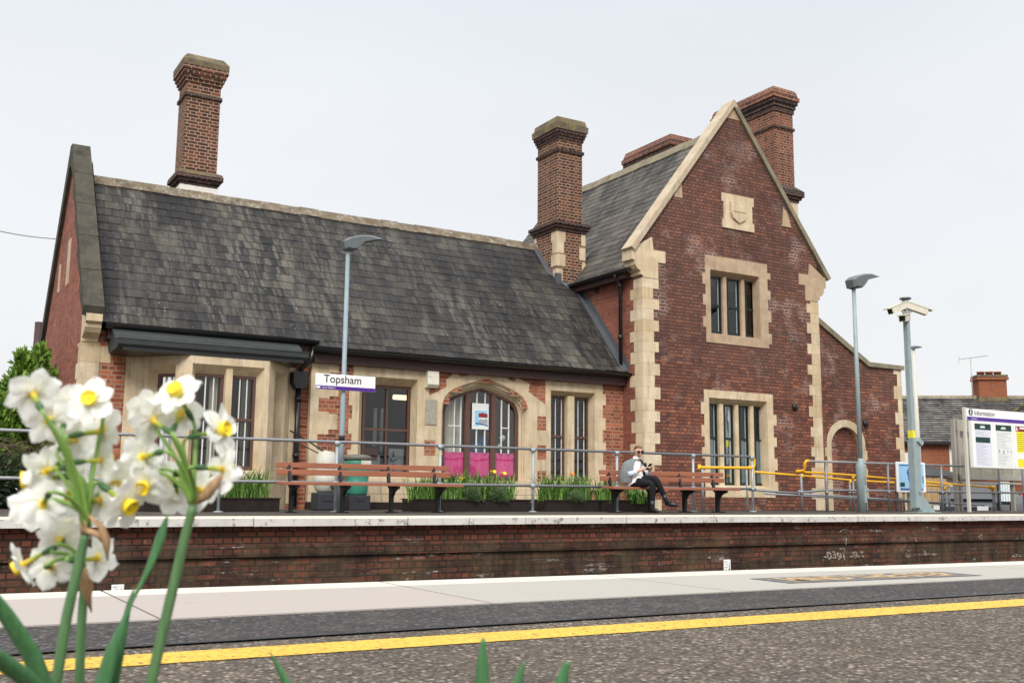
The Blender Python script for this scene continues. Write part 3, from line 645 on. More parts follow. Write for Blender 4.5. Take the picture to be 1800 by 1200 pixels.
def kneeler(x, s, y0, y1, z, mat, k=1):
    m = MB()
    m.prism([(x+s*.02, z), (x+s*.42, z), (x+s*.42, z+.36*k), (x+s*.62*k, z+.36*k), (x+s*.62*k, z+.62*k), (x-s*.27*k, z+.62*k), (x-s*.27*k, z+.36*k), (x-s*.21*k, z+.34*k), (x-s*.2*k, z+.25*k), (x-s*.14*k, z+.17*k), (x-s*.05*k, z+.13*k), (x-s*.06*k, z+.06*k), (x-s*.0, z+.04*k)], y0, y1)
    m.prism([(x-s*.2*k, z+.622*k), (x+s*.3*k, z+.622*k), (x+s*.26*k, z+.9*k), (x+s*.05, z+.78*k)], y0+.002, y1)
    return m.build('kneeler', mat, ST)
kneeler(XS, 1, YG-.014, YG+.34, 4.86, M['stone']); kneeler(XR, -1, YG-.014, YG+.34, 4.86, M['stone_pink'])
def coping(pa, pb, y0, y1, th, n, mat, name='gable_coping'):
    m = MB(); pa, pb = Vector((pa[0], 0, pa[1])), Vector((pb[0], 0, pb[1])); d = (pb-pa).normalized(); up = Vector((-d.z, 0, d.x)); 
    if up.z < 0: up = -up
    L = (pb-pa).length; r = random.Random(n)
    for i in range(n):
        a = pa+d*(L*i/n+.002); b = pa+d*(L*(i+1)/n-.002); j = r.uniform(-.004, .004)
        q = [a, b, b-up*th, a-up*th]
        m.prism([(p_.x, p_.z) for p_ in q], y0+j, y1+j)
        q = [a+up*.002+d*0, b+up*.002, b-up*.0, a-up*.0]
    return m.build(name, mat, ST)
coping((12.97, 5.47), (15.93, 9.30), YG-.07, YG+.30, .11, 7, M['stone_new']); coping((18.93, 5.47), (15.97, 9.30), YG-.07, YG+.30, .11, 7, M['coping_grey'])
m = MB(); m.prism([(15.83, 9.15), (15.95, 9.312), (16.07, 9.15), (15.95, 9.14)], YG-.074, YG+.304); m.build('gable_coping', M['stone_new'], ST)
for pl in ([(15.7, 8.86), (16.2, 8.86), (15.95, 9.17)], [(14.18, 6.75), (14.42, 6.75), (14.4, 7.12), (14.36, 7.12)], [(17.72, 6.55), (17.42, 6.55), (17.48, 7.0), (17.6, 6.9)]): m = MB(); m.prism(pl, YG-.012, YG+.1); m.build('gable_stone', M['stone_pink'], ST)
# left gable coping (runs in y)
m = MB(); a = [(17.47, 3.22), (20.3, 6.73), (20.5, 6.73), (23.4, 3.1), (23.3, 2.98), (20.4, 6.5), (17.5, 2.98)]
for i in range(5):
    t0, t1 = i/5+.002, (i+1)/5-.002
    f_ = lambda t: (17.47+(20.3-17.47)*t, 3.22+(6.73-3.22)*t)
    p0, p1 = f_(t0), f_(t1); m.prism([p0, p1, (p1[0]+.06, p1[1]-.36), (p0[0]+.06, p0[1]-.16)], 2.43, 2.75, 0, .5, 'x')
m.prism([(20.3, 6.73), (20.5, 6.73), (20.46, 6.3), (20.34, 6.3)], 2.43, 2.75, 0, .5, 'x')
m.prism([(20.5, 6.73), (23.4, 3.1), (23.3, 2.9), (20.46, 6.35)], 2.43, 2.75, 0, .5, 'x')
m.build('gable_coping', M['coping_dark'], ST)
m = MB(); y0 = FL
m.prism([(FL+.1, 2.69), (FL-.03, 2.69), (FL-.03, 2.75), (FL-.08, 2.77), (FL-.2, 2.82), (FL-.26, 2.90), (FL-.26, 2.97), (FL-.3, 2.97), (FL-.33, 2.99), (FL-.33, 3.18), (FL+.1, 3.58)], 2.49, 2.74, 0, .5, 'x')
m.build('kneeler', M['stone'], ST)
m = MB(); q0 = onX(124, 420, XL); m.box(XL-.012, XL+.02, q0.y-.16, q0.y+.16, 4.0, 4.86); m.build('wall_slit', M['stone_new'], ST); m = MB(); m.box(XL-.012, XL+.02, 21.2, 21.4, 4.05, 4.6)
m.build('wall_slit', M['stone_new'], ST)
m = MB(); m.tube([(2.42, 23.35, 3.75), (2.42, 23.35, .1)], .09); m.build('downpipe', M['fascia'], ST)

# ---- chimneys
def chimney(nm, x0, x1, y0, y1, prof, mat, cap=None, extra=None):
    """prof: (z, outset, material index); sharp steps between entries"""
    m = MB()
    for (za, oa, mi), (zb, ob, _) in zip(prof, prof[1:]):
        A = [(x0-oa, y0-oa), (x1+oa, y0-oa), (x1+oa, y1+oa), (x0-oa, y1+oa)]; B = [(x0-ob, y0-ob), (x1+ob, y0-ob), (x1+ob, y1+ob), (x0-ob, y1+ob)]
        for i in range(4): m.face([(*A[i], za), (*A[(i+1) % 4], za), (*B[(i+1) % 4], zb), (*B[i], zb)], mi)
    z, o, mi = prof[-1]; m.face([(x0-o, y0-o, z), (x1+o, y0-o, z), (x1+o, y1+o, z), (x0-o, y1+o, z)], mi)
    return m.build('chimney', mat, ST, merge=False)
def steps(z, o, hs, do, mi):
    out = []
    for h in hs: out += [(z, o, mi), (z+h, o, mi)]; z += h; o += do
    return out
MC = [M['brick_chim'], M['brick_dark'], M['cap_lichen'], M['render'], M['stone']]
# on the low range
chimney('a', 4.60, 5.30, 20.95, 21.6, [(5.0,.03,3),(6.47,.03,3)] + [(6.47,.03,1),(6.54,.03,1),(6.54,.07,1),(6.61,.07,1),(6.61,.12,1),(6.69,.12,1),(6.69,.12,2),(6.75,.10,2),(6.8,.0,0),(8.36,0,0),(8.36,.035,1),(8.43,.035,2),(8.45,0,0),(8.68,0,0)] +
        [(8.68,.03,0),(8.75,.03,0),(8.75,.06,0),(8.83,.06,0),(8.83,.09,0),(8.91,.09,0),(8.91,.12,0),(9.0,.12,0),(9.0,.125,2),(9.12,.125,2),(9.2,.07,2),(9.26,.02,2),(9.26,.0,2)], MC)
chimney('b', 12.80, 13.49, 19.5, 20.38, [(4.9,.05,0),(6.33,.05,0),(6.33,.08,1),(6.4,.08,1),(6.4,.12,1),(6.47,.12,1),(6.47,.16,1),(6.54,.16,1),(6.54,.15,2),(6.58,.0,0),(8.26,0,0),(8.26,.035,1),(8.33,.035,1),(8.33,0,0),(8.56,0,0)] +
        [(8.56,.025,1),(8.63,.025,1),(8.63,.05,1),(8.7,.05,1),(8.7,.075,1),(8.78,.075,1),(8.78,.10,2),(8.93,.11,2),(8.93,.08,2),(9.08,.05,2),(9.08,.03,2)], MC)
m = MB()   # stone dressings on the stack's base
for z, w in ((5.15,.16),(5.5,.24),(5.8,.2),(6.08,.24)): m.box(12.744, 12.744+w, 19.444, 19.444+w, z, z+.28)
m.build('quoin', M['stone'], ST); m = MB()
for z, w in ((5.35,.1),(5.7,.17),(6.05,.12)): m.box(13.545-w, 13.545, 19.444, 19.6, z, z+.3)
m.build('quoin', M['stone'], ST); m = MB()
for z, w in ((6.0,.15),(6.2,.1)): m.box(12.744, 12.9, 20.435-w, 20.435, z, z+.15)
m.build('quoin', M['stone'], ST)
m = MB(); q = onY(985, 480, 19.44); m.box(12.72, 12.86, 19.42, 19.5, 5.0, 5.32); m.build('lead_flashing', M['lead_dark'], ST)
MC2 = [M['brick_chim2'], M['brick_dark'], M['cap_lichen'], M['render'], M['stone']]
YC = 18.6; cx = onY(1362, 250, YC).x; cx1 = onY(1394.5, 250, YC).x; zc = lambda px, py: onY(px, py, YC).z
zs = [zc(1370, 352), zc(1370, 341), zc(1370, 326), zc(1360, 223), zc(1360, 209), zc(1360, 192), zc(1360, 153)]
def prof4(zb, zm, z1, z2, z3, z4, zt):
    h = (zt-z4)
    return [(zb-5, .04, 0), (zb-.9,.04,0), (zb-.9,.045,4), (zb,.045,4), (zb,.07,1), (zb+.07,.07,1), (zb+.07,.12,1), (zb+.14,.12,1), (zb+.14,.17,1), (zm+.12,.17,1), (z1+.05,.0,0), (z2,0,0), (z2,.035,1), (z2+.07,.035,1), (z2+.07,0,0), (z4-.02,0,0),
            (z4-.02,.03,1),(z4+h*.16,.03,1),(z4+h*.16,.06,1),(z4+h*.34,.06,1),(z4+h*.34,.1,1),(z4+h*.5,.1,1),(z4+h*.5,.135,0),(z4+h*.66,.135,0),(z4+h*.66,.11,1),(z4+h*.74,.10,0),(z4+h*.9,.08,0),(zt,.05,0),(zt,.0,0)]
chimney('c', cx, cx1, YC, YC+2.15, prof4(*zs), MC2)
m = MB(); m.box(XR, cx1, YC+.15, YC+2.0, 0, 7); m.build('chimney_breast', M['brick_tall'], ST)
YD = 22.4; dx = onY(1178, 240, YD).x+.03; dx1 = onY(1212, 250, YD).x; zt = onY(1178, 236, YD).z
chimney('d', dx, dx1, YD, YD+2.05, [(6, 0, 0), (zt-.75, 0, 0), (zt-.75,.03,1),(zt-.62,.03,1),(zt-.62,.07,1),(zt-.48,.07,1),(zt-.48,.11,1),(zt-.35,.11,1),(zt-.35,.145,0),(zt-.22,.145,0),(zt-.22,.11,1),(zt-.16,.10,0),(zt,.05,0),(zt,0,0)], MC2)
# ---- windows
def surround(mb, out, fro, inn, y, yd, pr=.012):
    """flat stone face from the outer to the front opening, then a splay back to the inner opening"""
    def ring(a, b, ya, yb):
        for p, q in (((0,2),(1,2)), ((1,2),(1,3)), ((1,3),(0,3)), ((0,3),(0,2))):
            mb.face([(a[p[0]], ya, a[p[1]]), (a[q[0]], ya, a[q[1]]), (b[q[0]], yb, b[q[1]]), (b[p[0]], yb, b[p[1]])])
    ring(out, fro, y-pr, y-pr); ring(fro, inn, y-pr, yd); ring(out, out, y-pr, y+.03)
def teeth(mb, xs, sgn, z0, z1, h, d, y, pr=.012, seed=0, ph=0):
    r = random.Random(seed); z = z0; i = ph
    while z < z1-.1:
        k = h*r.uniform(.9, 1.1)
        if i % 2:
            w = d*r.uniform(.85, 1.1); mb.box(min(xs, xs+sgn*w), max(xs, xs+sgn*w), y-pr+.001, y+.03, z+.003, min(z+k, z1)-.003)
        z += k; i += 1
def sash(parent, x0, x1, z0, z1, y, mat, rail=None, bars=(), hbars=(), fw=.05, pane=None, low=None, lowmat=None, barmat=None):
    m = MB()
    m.box(x0, x0+fw, y, y+.07, z0, z1); m.box(x1-fw, x1, y, y+.07, z0, z1)
    m.box(x0+fw, x1-fw, y+.002, y+.07, z1-fw, z1); m.box(x0+fw, x1-fw, y+.002, y+.07, z0, z0+fw*1.5)
    if rail: m.box(x0+fw, x1-fw, y-.004, y+.06, rail-.02, rail+.025)
    f = m.build('sash', mat, parent)
    if bars or hbars:
        b = MB()
        for x in bars: b.box(x-.006, x+.006, y+.015, y+.05, z0+fw, z1-fw)
        for z, a, c in hbars: b.box(a, c, y+.017, y+.048, z-.008, z+.008)
        b.build('glazing_bar', barmat or M['white_paint'], parent)
    p = MB(); p.face([(x0+fw*.5, y+.035, z0+fw*.5), (x1-fw*.5, y+.035, z0+fw*.5), (x1-fw*.5, y+.035, z1-fw*.5), (x0+fw*.5, y+.035, z1-fw*.5)])
    p.build('pane', pane or M['glass'], parent)
    if low:
        c = MB(); c.face([(x0+fw*.6, y+.045, z0+fw), (x1-fw*.6, y+.045, z0+fw), (x1-fw*.6, y+.045, low), (x0+fw*.6, y+.045, low)]); c.build('frosted_film', lowmat, parent)

# wide sash beside the arched one
m = MB(); surround(m, (7.15, 8.70, .42, 2.66), (W1h[0]+.01, W1h[1]-.01, .57, 2.43), (7.42, 8.41, .62, 2.30), F, F+.2)
teeth(m, 7.16, -1, .55, 2.3, .27, .09, F, seed=3); m.box(7.12, 8.7, F-.045, F+.03, .43, .53)
win = m.build('window', M['stone'], ST)
sash(win, 7.44, 8.40, .63, 2.29, F+.2, M['frame_brown'], 1.47, bars=(), fw=.045)
m = MB(); m.box(7.91, 7.945, F+.205, F+.262, .7, 2.25); m.build('sash', M['frame_brown'], win)
# things seen through it: posters and shelves on the sill, a lit strip lamp in the room
m = MB(); m.box(8.02, 8.33, F+.275, F+.28, .62, 1.13); pst = m.build('notice', M['paper2'], win)
m = MB(); r2 = random.Random(4); cs = []
for i in range(12): x = 8.04+r2.random()*.22; z = .68+r2.random()*.36; m.box(x, x+r2.uniform(.03,.07), F+.271, F+.274, z, z+r2.uniform(.03,.07), r2.randrange(4))
m.build('notice_print', [M['deep_green'], M['sky_print'], M['print_red'], M['print_grey']], win)
m = MB(); m.box(7.5, 7.86, F+.31, F+.33, .62, 1.0, 0); m.box(7.5, 7.8, F+.3, F+.305, .9, 1.12, 1); m.box(7.45, 7.62, F+.6, F+.7, 1.2, 1.9, 0); m.box(8.05, 8.12, 18.8, 18.85, 1.2, 1.95, 0); m.box(8.2, 8.25, 18.8, 18.85, 1.1, 1.95, 0)
m.build('display_board', [M['paper2'], M['print_red']], win)
m = MB(); m.tube([(8.35, 18.55, 2.16), (9.1, 18.55, 2.16)], .05); m.build('strip_lamp', M['lamp_on'], win)

# double light beside the tall block
m = MB(); surround(m, (11.33, 12.76, .38, 2.62), (DLh[0]+.01, DLh[1]-.01, .53, 2.41), (11.55, 12.53, .58, 2.32), F, F+.2)
m.box(11.93, 12.10, F+.08, F+.26, .55, 2.33); teeth(m, 12.75, 1, .4, 2.5, .25, .085, F, seed=6)
win = m.build('window', M['stone'], ST)
for a, b in ((11.56, 11.93), (12.10, 12.52)):
    c = (a+b)/2
    sash(win, a, b, .6, 2.31, F+.19, M['frame_brown'], 1.48, bars=(c-.03, c+.12), fw=.04)
m = MB()
for i in range(8):
    u0, u1 = 11.6+i*.016, 11.6+(i+1)*.016; m.face([(u0, F+.32+.02*(i%2), .6), (u1, F+.32+.02*((i+1)%2), .6), (u1, F+.32+.02*((i+1)%2), 1.45), (u0, F+.32+.02*(i%2), 1.45)])
m.build('curtain', M['curtain'], win)

# arched window: stone face with the arch cut in it
AC = 9.955
arch_half = [(1, .0), (1, .16), (.985, .27), (.94, .38), (.86, .475), (.74, .55), (.58, .615), (.40, .675), (.2, .735), (0, .79)]
def arch(hw, spring, rise, base):
    R_ = [(AC+hw*u, spring + (rise)*(v/.79)) for u, v in arch_half]
    L_ = [(AC-hw*u, spring + (rise)*(v/.79)) for u, v in arch_half[::-1]][1:]
    return [(AC+hw, base)] + R_ + L_ + [(AC-hw, base)]
outl = [(11.46,.42),(11.46,2.08),(11.34,2.10),(10.92,2.34),(10.95,2.5),(10.63,2.62),(10.58,2.52),(10.22,2.665),(9.955,2.69),(9.79,2.67),(9.63,2.62),(9.38,2.54),(9.26,2.63),(9.05,2.47),(9.07,2.33),(8.75,2.17),(8.52,2.05),(8.45,2.05),(8.45,.42)]
def clip_ring(mb, outer, inner, y):
    """fill between the two chains (both run right foot > apex > left foot)"""
    poly = outer + inner[::-1]
    for tr in tessellate_polygon([[Vector((a, b, 0)) for a, b in poly]]): mb.face([(poly[i][0], y, poly[i][1]) for i in tr])
m = MB()
a0 = arch(.985, 1.72, .84, .42); a1 = arch(.955, 1.72, .80, .42); a2 = arch(.93, 1.72, .755, .42); a3 = arch(.90, 1.72, .71, .42); a4 = arch(.865, 1.72, .66, .42)
clip_ring(m, outl, a0, F-.014)
seq = [(a0, F-.014), (a1, F+.03), (a1, F+.055), (a2, F+.06), (a2, F+.10), (a3, F+.115), (a3, F+.15), (a4, F+.2), (a4, F+.3)]
for (A_, ya), (B_, yb) in zip(seq, seq[1:]):
    for i in range(len(A_)-1): m.face([(A_[i][0], ya, A_[i][1]), (A_[i+1][0], ya, A_[i+1][1]), (B_[i+1][0], yb, B_[i+1][1]), (B_[i][0], yb, B_[i][1])], sm=False)
for i in range(len(outl)-1): m.face([(outl[i][0], F-.014, outl[i][1]), (outl[i+1][0], F-.014, outl[i+1][1]), (outl[i+1][0], F+.02, outl[i+1][1]), (outl[i][0], F+.02, outl[i][1])])
m.box(8.95, 10.96, F-.05, F+.3, .42, .56)
win = m.build('window', M['stone'], ST)
def archz(x, hw, spring, rise):
    u = abs(x-AC)/hw
    for (ua, va), (ub, vb) in zip(arch_half[1:], arch_half[2:]):
        if ub <= u <= ua: return spring + rise/.79*(va + (vb-va)*(ua-u)/(ua-ub+1e-9))
    return spring
y = F+.2; m = MB()
b0 = arch(.865, 1.72, .66, .56); b1 = arch(.80, 1.72, .60, .56)
for i in range(len(b0)-1):
    q = [b0[i], b0[i+1], b1[i+1], b1[i]]; m.face([(p[0], y, p[1]) for p in q]); m.face([(b1[i][0], y, b1[i][1]), (b1[i+1][0], y, b1[i+1][1]), (b1[i+1][0], y+.08, b1[i+1][1]), (b1[i][0], y+.08, b1[i][1])])
xm1, xm2 = onY(822, 760, y).x, onY(867.5, 760, y).x
for x in (xm1, xm2): m.box(x-.05, x+.05, y-.012, y+.08, .56, archz(x, .83, 1.72, .63))
m.box(AC-.83, AC+.83, y-.006, y+.08, .56, .645)
m.build('frame', M['frame_brown'], win)
m = MB(); b = MB()
def poly_pane(xa, xb, yy, z0, ztop=None):
    pts = [(xa, z0), (xb, z0)]; n = 8
    for i in range(n+1):
        x = xb+(xa-xb)*i/n; z = archz(x, .83, 1.72, .63)
        pts.append((x, z if ztop is None else min(z, ztop)))
    return pts
p = poly_pane(AC-.82, AC+.82, y, .6); m.face([(a, y+.04, c) for a, c in p]); m.build('pane', M['glass'], win)
for xa, xb in ((AC-.82, xm1), (xm1, xm2), (xm2, AC+.82)):
    for t_ in ((.36, .68) if xb != xm1 else (.45, .72)):
        x = xa+(xb-xa)*t_; b.box(x-.008, x+.008, y+.012, y+.05, 1.1, archz(x, .8, 1.72, .6))
    x0_, x1_ = xa+(xb-xa)*(.36 if xb != xm1 else .2), xa+(xb-xa)*.68; b.box(x0_, x1_, y+.014, y+.048, 1.60, 1.618)
b.build('glazing_bar', M['white_paint'], win)
c = MB(); n = 14
for xa, xb in ((AC-.80, xm1-.05), (xm1+.05, xm2-.05), (xm2+.05, AC+.80)):
    for i in range(n):
        u0, u1 = xa+(xb-xa)*i/n, xa+(xb-xa)*(i+1)/n; f0, f1 = .012*math.sin(i*1.3), .012*math.sin((i+1)*1.3)
        c.face([(u0, y+.085+f0, .63), (u1, y+.085+f1, .63), (u1, y+.07+f1*.3, 1.105+.008*math.sin(i+1)), (u0, y+.07+f0*.3, 1.105+.008*math.sin(i))], sm=True)
c.build('pink_cloth', M['cloth_pink'], win)
c = MB(); n = 16
for i in range(n):
    u0, u1 = AC-.80+(.46)*i/n, AC-.80+.46*(i+1)/n; z = lambda u: archz(u, .83, 1.72, .63)
    f0, f1 = .02*math.sin(i*1.9), .02*math.sin((i+1)*1.9)
    c.face([(u0, y+.2+f0, .9), (u1, y+.2+f1, .9), (u1, y+.2+f1, z(u1)), (u0, y+.2+f0, z(u0))], sm=True)
c.build('curtain', M['curtain'], win)
pa, pb = onY(829, 708, y+.03), onY(857.5, 755, y+.03)
c = MB(); c.box(pa.x, pb.x, y+.002, y+.009, pb.z, pa.z); po = c.build('poster', M['paper2'], win)
c = MB(); w = pb.x-pa.x; h = pa.z-pb.z; X = lambda u: pa.x+w*u; Z = lambda v: pa.z-h*v; yy = y+.0015
c.prism([(X(.16), Z(.28)), (X(.9), Z(.28)), (X(.9), Z(.42)), (X(.16), Z(.42))], yy-.001, yy+.001, 1); c.prism([(X(.16), Z(.44)), (X(.42), Z(.44)), (X(.42), Z(.88)), (X(.16), Z(.88))], yy-.001, yy+.001, 1)
c.prism([(X(.38), Z(.4)), (X(.6), Z(.36)), (X(.93), Z(.4)), (X(.93), Z(.54)), (X(.4), Z(.54))], yy-.003, yy, 0)
c.prism([(X(.38), Z(.66)), (X(.5), Z(.6)), (X(.7), Z(.62)), (X(.9), Z(.58)), (X(.95), Z(.72)), (X(.9), Z(.78)), (X(.4), Z(.78))], yy-.003, yy, 2)
c.prism([(X(.2), Z(.74)), (X(.95), Z(.82)), (X(.95), Z(.88)), (X(.75), Z(.84)), (X(.22), Z(.8))], yy-.0035, yy, 3)
c.build('poster_print', [M['print_red'], M['sky_print'], M['print_grey'], M['blue_print']], win)
c = MB()   # things standing in the room behind
for px, py, rr, mi in ((797, 772, .07, 0), (800, 790, .07, 0), (858, 765, .09, 1), (883, 770, .07, 2), (878, 785, .06, 2), (845, 775, .13, 3), (838, 788, .14, 3)):
    q = onY(px, py, y+.35); mt = Matrix.Translation(q); c.lathe([(0, -rr), (rr*.7, -rr*.7), (rr, 0), (rr*.7, rr*.7), (0, rr)], M=mt, n=10, m=mi)
c.build('goods', [M['ink'], M['print_red'], M['paper2'], M['blue_print']], win)

# brick patches left showing in the stone, the plinth and the pilaster by the bay
for a, b, c_, d in ((745,773,764,800), (944,731,959,756), (944,782,959,807), (944,827,959,846)):
    p, q = onY(a, b, F), onY(c_, d, F); m = MB(); m.box(p.x, q.x, F-.018, F, q.z, p.z); m.build('brick_panel', M['brick_low'], ST)
m = MB()
px0 = XB-.006
m.box(px0, 6.70, F-.012, F+.1, .5, 2.62)
for z0, z1 in ((.5, .98), (1.42, 1.7), (2.02, 2.3), (2.45, 2.62)): m.box(6.70, 6.87, F-.0125, F+.02, z0, z1)
m.build('pilaster', M['stone'], ST)
for x0, z0, z1 in ((6.5, 1.06, 1.33), (6.5, 1.74, 1.98), (6.56, 2.33, 2.42)): m = MB(); m.box(x0, 6.72, F-.0145, F, z0, z1); m.build('brick_panel', M['brick_low'], ST)
m = MB(); r2 = random.Random(8)
for z0, z1 in ((.13, .28), (.28, .43)):
    x = XB-.01 if z0 < .2 else XB-.004
    while x < 11.3:
        w = r2.uniform(.5, .85); e_ = min(x+w, 11.44); m.bevel_box(x+.003, e_-.003, F-.06, F+.05, z0+.002, z1-.002, .008); x += w
m.build('plinth', M['stone'], ST)
m = MB(); m.box(XB-.03, XS, F-.085, F, 0, .13); m.build('plinth', M['planter'], ST)
a, b = onY(750, 649, F-.08), onY(769, 682, F-.08)
m = MB(); m.prism([(F-.15, b.z+.06), (F-.13, a.z), (F-.001, a.z), (F-.001, b.z), (F-.1, b.z)], a.x, b.x, 0, .5, 'x'); m.box(a.x+.03, a.x+.08, F-.152, F-.14, b.z+.2, b.z+.24); m.build('alarm_box', M['offwhite'], ST)
a, b = onY(747, 701, F), onY(767, 747, F); m = MB(); m.bevel_box(a.x, b.x, F-.03, F, b.z, a.z, .012); m.build('plaque', M['plaque'], ST)

# bay window on the left part
BF = 17.0; bx = [(3.33, FL), (4.04, BF), (5.36, BF), (6.02, FL)]
bay = MB(); ztop, zl, zb = 2.52, 2.22, .62
def wallseg(mb, a, b, lights, depth=.17):
    """one facet of the bay: stone with splayed lights; lights are (t0,t1) along the facet"""
    a = Vector((*a, 0)); b = Vector((*b, 0)); d = b-a; L = d.length; d.normalize(); n = Vector((d.y, -d.x, 0))
    if n.y > 0: n = -n
    P = lambda s, z, k=0: a + d*s + Vector((0, 0, z)) - n*k
    ss = sorted({0, L, *[v for l in lights for v in l]})
    groups = [(min(l[0] for l in lights), max(l[1] for l in lights))] if lights else []
    g0, g1 = groups[0]
    mb.face([P(0, 0), P(g0, 0), P(g0, ztop), P(0, ztop)]); mb.face([P(g1, 0), P(L, 0), P(L, ztop), P(g1, ztop)])
    mb.face([P(g0, 0), P(g1, 0), P(g1, zb), P(g0, zb)]); mb.face([P(g0, zl+.14), P(g1, zl+.14), P(g1, ztop), P(g0, ztop)])
    i0, i1 = g0+.09, g1-.09
    mb.face([P(g0, zl+.14), P(g1, zl+.14), P(i1, zl, depth), P(i0, zl, depth)]); mb.face([P(g0, zb), P(g1, zb), P(i1, zb+.03, depth), P(i0, zb+.03, depth)])
    mb.face([P(g0, zb), P(g0, zl+.14), P(i0, zl, depth), P(i0, zb+.03, depth)]); mb.face([P(g1, zb), P(g1, zl+.14), P(i1, zl, depth), P(i1, zb+.03, depth)])
    out = []
    if len(lights) == 2:
        c = (lights[0][1]+lights[1][0])/2; w = .055
        A_ = [P(c-w, 0, .05), P(c+w, 0, .05), P(c+w, 0, depth+.05), P(c-w, 0, depth+.05)]
        for i in range(4): p, q = A_[i], A_[(i+1) % 4]; mb.face([p+Vector((0,0,zb)), q+Vector((0,0,zb)), q+Vector((0,0,zl+.1)), p+Vector((0,0,zl+.1))])
        out = [(i0, c-w), (c+w, i1)]
    else: out = [(i0, i1)]
    return P, out, depth
facets = []
for (a, b, li) in ((bx[0], bx[1], [(.27, .83)]), (bx[1], bx[2], [(.04, .63), (.69, 1.24)]), (bx[2], bx[3], [(.28, .82)])):
    facets.append(wallseg(bay, a, b, li))
bay.face([(*bx[0], ztop), (*bx[1], ztop), (*bx[2], ztop), (*bx[3], ztop)])
bayo = bay.build('bay_window', M['stone'], ST)
fr_, gl, gb, cu = MB(), MB(), MB(), MB()
for k, (P, lights, dep) in enumerate(facets):
    for s0, s1 in lights:
        z0, z1 = zb+.03, zl; w = .05
        def bar_(a, b, c, d, m_=fr_, k0=dep-.0, k1=dep+.07):
            q = [P(a, c, k0), P(b, c, k0), P(b, d, k0), P(a, d, k0)]; q2 = [P(a, c, k1), P(b, c, k1), P(b, d, k1), P(a, d, k1)]
            m_.face(q); m_.face(q2)
            for i in range(4): m_.face([q[i], q[(i+1) % 4], q2[(i+1) % 4], q2[i]])
        bar_(s0, s0+w, z0, z1); bar_(s1-w, s1, z0, z1); bar_(s0+w, s1-w, z1-w, z1); bar_(s0+w, s1-w, z0, z0+.07); bar_(s0+w, s1-w, 1.46, 1.505, fr_, dep-.005, dep+.06)
        gl.face([P(s0+.02, z0, dep+.035), P(s1-.02, z0, dep+.035), P(s1-.02, z1, dep+.035), P(s0+.02, z1, dep+.035)])
        for t_ in (.38, .66):
            s = s0+(s1-s0)*t_; bar_(s-.008, s+.008, z0+.05, z1-.04, gb, dep+.012, dep+.05)
        n = 8; ca, cb = ((s0+.06, s0+.18) if k < 1 else (s1-.2, s1-.06))
        for i in range(n):
            u0, u1 = ca+(cb-ca)*i/n, ca+(cb-ca)*(i+1)/n; cu.face([P(u0, z0, dep+.14+.02*(i % 2)), P(u1, z0, dep+.14+.02*((i+1) % 2)), P(u1, z1, dep+.14+.02*((i+1) % 2)), P(u0, z1, dep+.14+.02*(i % 2))])
fr_.build('sash', M['frame_brown'], bayo); gl.build('pane', M['glass'], bayo); gb.build('glazing_bar', M['white_paint'], bayo); cu.build('curtain', M['curtain'], bayo)
m = MB()
m.prism([(16.95, 2.585), (16.95, 2.665), (16.98, 2.68), (17.3, 2.72), (17.34, 2.79), (17.62, 2.93), (17.84, 2.93), (17.84, 2.6), (17.7, 2.5), (17.0, 2.53)], 2.9, 6.02, 0, .5, 'x')
m.tube([(2.9, 16.955, 2.672), (6.02, 16.955, 2.672)], .012, n=8)
m.build('lead_roof', M['lead'], bayo)
m = MB(); m.box(2.98, 5.95, 16.99, 17.83, 2.49, 2.569); m.build('soffit', M['black'], bayo)
m = MB(); teeth(m, 3.34, -1, .3, 2.5, .33, .13, FL, seed=4); m.box(3.2, 3.36, FL-.012, FL+.03, .1, 2.52); m.build('stone_jamb', M['stone'], ST); m = MB(); teeth(m, 6.0, 1, .3, 2.3, .36, .13, FL, seed=7); m.box(5.98, 6.1, FL-.012, FL+.03, .1, 2.5); m.build('stone_jamb', M['stone'], ST)

# tall block windows
def mull_window(out, fro, inn, lights, mull, mat, rail, lowfilm, tl):
    m = MB(); surround(m, out, fro, inn, YG, YG+.2)
    for a, b in mull:
        b -= .085; m.prism([(a+.02, YG+.10), (b-.02, YG+.10), (b, YG+.13), (b, YG+.26), (a, YG+.26), (a, YG+.13)], fro[2], inn[3]+.005, 0, .5, 'z')
    teeth(m, out[0]+.01, -1, out[2]+.1, out[3]-.2, .24, tl, YG, seed=3); teeth(m, out[1]-.01, 1, out[2]+.1, out[3]-.2, .24, tl, YG, seed=5, ph=1)
    w = m.build('window', mat, ST)
    for a, b in lights:
        c = (a+b)/2
        sash(w, a, b, inn[2], inn[3], YG+.19, M['frame_green'], rail, fw=.035, low=rail if lowfilm else None, lowmat=M['film'], bars=(b-.075,), barmat=M['frost'])
    return w
y = YG+.19; X = lambda px, z=540: onY(px, z, y).x
mull_window((15.04, 16.9, 3.62, 5.57), (W2h[0]+.01, W2h[1]-.01, 3.81, 5.25), (15.24, 16.63, 3.87, 5.2-.04),
            [(15.25, X(1268)), (X(1279), X(1300)), (X(1310.5), X(1330.5))], [(X(1268), X(1279)), (X(1300), X(1310.5))], M['stone_pink'], 4.5, False, .1)
X = lambda px, z=780: onY(px, z, y).x
mull_window((14.94, 16.97, .28, 2.58), (W3h[0]+.01, W3h[1]-.01, .48, 2.41), (15.14, 16.77, .54, 2.30),
            [(15.15, X(1261.5)), (X(1274), X(1289.5)), (X(1300.5), X(1316)), (X(1327), X(1342))], [(X(1261.5), X(1274)), (X(1289.5), X(1300.5)), (X(1316), X(1327))], M['stone'], 1.55, True, .1)
